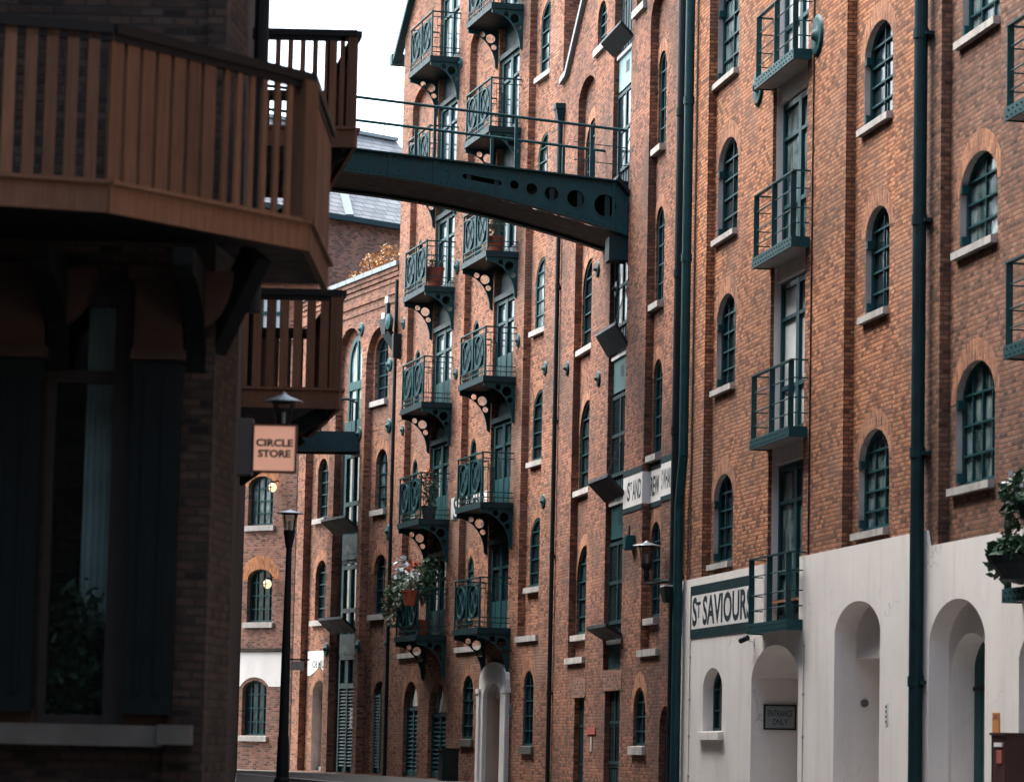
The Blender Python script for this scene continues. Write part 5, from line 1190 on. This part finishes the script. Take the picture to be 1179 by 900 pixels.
# flower basket on the nearest balcony
u, z = WA.at(1160, 650, -.42)
hbk = empty('hanging_basket', WA.mat(u + .45, -.40, z), 'dark hanging basket with trailing leaves on the nearest cream wall balcony', 'plant')
k = MB(); k.lathe([(.02, -.26), (.22, -.2), (.38, -.02), (.42, .08), (.40, .08)], (0, 0, 0), 14); k.build('basket', 'black', hbk)
k = MB(); foliage(k, (-.1, -.05, .12), (.62, .3, .2), 260, .085, 0, 61); foliage(k, (-.55, -.05, .0), (.25, .2, .18), 60, .08, 0, 62); k.build('foliage', 'leaf', hbk)
bx = potted('balcony_plant', WA.mat(u + .65, -.33, FLOORS_A[0] + .95), 'dark shrub with white flowers on the rail of the nearest balcony', None, ('black',), (.18, .16),
       [((-.05, -.05, .34), (.55, .3, .24), 480), ((-.62, -.05, .0), (.14, .12, .35), 60)], 67, 'leaf', [('flowerw', (0, -.15, .36), (.55, .3, .24), 30, .03)], size=.07)
k = MB()
R_ = random.Random(5)
for i in range(3):
    x = -.72 + .05 * i; pts = [(x + .06 * math.sin(j * .9 + i), -.1 + .02 * i, .3 - .16 * j) for j in range(7)]
    k.path(pts, .012, 5)
    for p in pts[1:]: foliage(k, p, (.08, .06, .09), 14, .035, 0, i * 7 + int(p[2] * 100) % 50)
k.build('trailing_stem', 'leafb', bx)
# autumn creeper on the slate-roofed house
p = atY(430, 322, 101)
cr = empty('autumn_tree', Matrix.Translation((p.x, p.y, 0)), 'golden autumn tree showing above the coped parapet of the low warehouse', 'tree')
k = MB(); zc = p.z; k.tube((0, 0, 0), (.1, 0, zc), .16, 8, r2=.07)
for i in range(9): t = i * .9; k.tube((.05, 0, zc - .9 + .1 * i), (.9 * math.cos(t), .5 * math.sin(t), zc + .3 + .09 * i), .045, 5, r2=.012)
k.build('trunk', 'stoned', cr)
k = MB()
for c, rad, n in [((.15, 0, zc + .25), (.55, .5, .5), 420), ((.45, .1, zc + .75), (.4, .4, .45), 300), ((-.45, 0, zc - .05), (.4, .4, .35), 260), ((.7, 0, zc + .1), (.35, .35, .5), 240), ((-.1, .2, zc + .55), (.35, .35, .3), 160)]: foliage(k, c, rad, n, .06, 0, int(rad[0] * 100) + n)
k.build('crown', 'leafo', cr)
# plant in the shop window
potted('window_plant', Matrix.Translation((C0.x + fx(88), C0.y + .42, .5)), 'dark bushy plant standing inside the shadowed shop window', None, ('grey',), (.12, .3),
       [((0, 0, .95), (.27, .12, .62), 420), ((.05, 0, .7), (.28, .12, .4), 200)], 71, 'leaf', size=.045)

# rooftop rail far behind
p = atY(449, 165, 118); rl = empty('rooftop_railing', Matrix.Translation((p.x, p.y, p.z)), 'thin pale roof railing against the white sky beyond the footbridge', 'railing')
k = MB()
for x in (-.22, .25, .7): k.tube((x, 0, -3.4), (x, 0, 1.0), .018, 6)
for z in (.0, .5, 1.0): k.tube((-.25, 0, z), (1.5, 0, z), .014, 6)
k.build('rail', 'metal', rl)

# ================================================================== ground
def sheet(name, pts, z0, z1, m, holes=()):
    k = MB(); k.plate(pts, list(holes), 'xy', z0, z1, 0); o = k.build(name, m); o['kind'] = 'structure'; return o
g = MB(); g.quad((-400, -200, -.125), (400, -200, -.125), (400, 900, -.125), (-400, 900, -.125)); o = g.build('road', 'asphalt'); o['kind'] = 'structure'
kerb = []
for x, y in ((205, 888), (273, 890), (330, 895), (377, 899)): p = atZ(x, y, 0.0); kerb.append((p.x, p.y))
kerb = sorted(kerb, key=lambda p: -p[1])
e = kerb[-1]; f_ = WA.pt(18); f2_ = WA.pt(78); nn = WA.n
near = [(f_.x - nn.x * 1.6, f_.y - nn.y * 1.6), (f2_.x - nn.x * 1.6, f2_.y - nn.y * 1.6)]
line = [(-40, kerb[0][1] + 2)] + kerb + near
back = [tuple(WA.pt(78, 1)), tuple(WA.pt(14, 1)), tuple(W3.pt(0, 1)), tuple(W4.pt(0, 1)), (-40, 118)]
sheet('pavement', line + back, -.16, 0.0, 'paving')
k = MB()
for a, b in zip(line[:-1], line[1:]): k.bar((a[0], a[1], -.06), (b[0], b[1], -.06), .24, .135)
o = k.build('kerb', 'stone'); o['kind'] = 'structure'
k = MB()
for a, b in zip(line[:-1], line[1:]):
    d = Vector((b[0] - a[0], b[1] - a[1])).normalized(); n = Vector((d.y, -d.x)); n = n if n.y < 0 or n.x < 0 else -n
    for off in (.45, .62):
        A, B = Vector(a) + n * off, Vector(b) + n * off; k.bar((A.x, A.y, -.1215), (B.x, B.y, -.1215), .07, .001)
o = k.build('road_marking', 'white'); o['kind'] = 'structure'
lp_ = [(-12, 21.5), (-1.2, 21.5), (-.9, 26), (farx + 1.2, YF), (farx - 8, YF), (-12, 30)]
sheet('footpath', lp_, -.16, -.004, 'paving')

for o in list(COL.objects):
    if o.parent is None and 'label' in o:
        g = {'warehouse': 'brick warehouses along the lane', 'house': 'houses behind the low warehouse', 'footbridge': 'iron footbridges over the lane', 'wall_lamp': 'flat capped wall lanterns',
             'balcony_plant': 'plants on the balconies', 'paper_notice': 'notices on the doors'}.get(o.name.split('.')[0])
        if g and 'group' not in o: o['group'] = g
        if o.name.startswith('balcony_plant'): o['group'] = 'plants on the balconies'
# ================================================================== light
wld = bpy.data.worlds.new('World'); SC.world = wld; wld.use_nodes = True
N, L = wld.node_tree.nodes, wld.node_tree.links
sky = N.new('ShaderNodeTexSky'); sky.sky_type = 'NISHITA'; sky.sun_disc = False
SUN_EL, SUN_AZ = math.radians(52), math.radians(-58)        # azimuth measured from +Y towards +X
sky.sun_elevation = SUN_EL; sky.sun_rotation = SUN_AZ; sky.air_density = 1.0; sky.dust_density = 4.0; sky.ozone_density = 1.0
hs_ = N.new('ShaderNodeHueSaturation'); hs_.inputs['Saturation'].default_value = .6; L.new(sky.outputs[0], hs_.inputs['Color'])
mm_ = N.new('ShaderNodeMix'); mm_.data_type = 'RGBA'; mm_.blend_type = 'MULTIPLY'; mm_.inputs[0].default_value = 1; L.new(hs_.outputs[0], mm_.inputs[6]); mm_.inputs[7].default_value = (.93, 1., 1.02, 1); L.new(mm_.outputs[2], N['Background'].inputs['Color']); N['Background'].inputs['Strength'].default_value = .14
sun = bpy.data.lights.new('sun', 'SUN'); so = bpy.data.objects.new('sun', sun); COL.objects.link(so)
sun.energy = 1.0; sun.angle = math.radians(45); sun.color = (1, .95, .88)
sd_ = Vector((math.sin(SUN_AZ) * math.cos(SUN_EL), math.cos(SUN_AZ) * math.cos(SUN_EL), math.sin(SUN_EL)))
so.rotation_euler = sd_.to_track_quat('Z', 'Y').to_euler()
SC.view_settings.view_transform = 'Standard'; SC.view_settings.look = 'None'; SC.view_settings.gamma = 1.0; SC.view_settings.exposure = 2.35
SC.view_settings.use_curve_mapping = False
SC.cycles.max_bounces = 8; SC.cycles.diffuse_bounces = 4; SC.cycles.transparent_max_bounces = 8
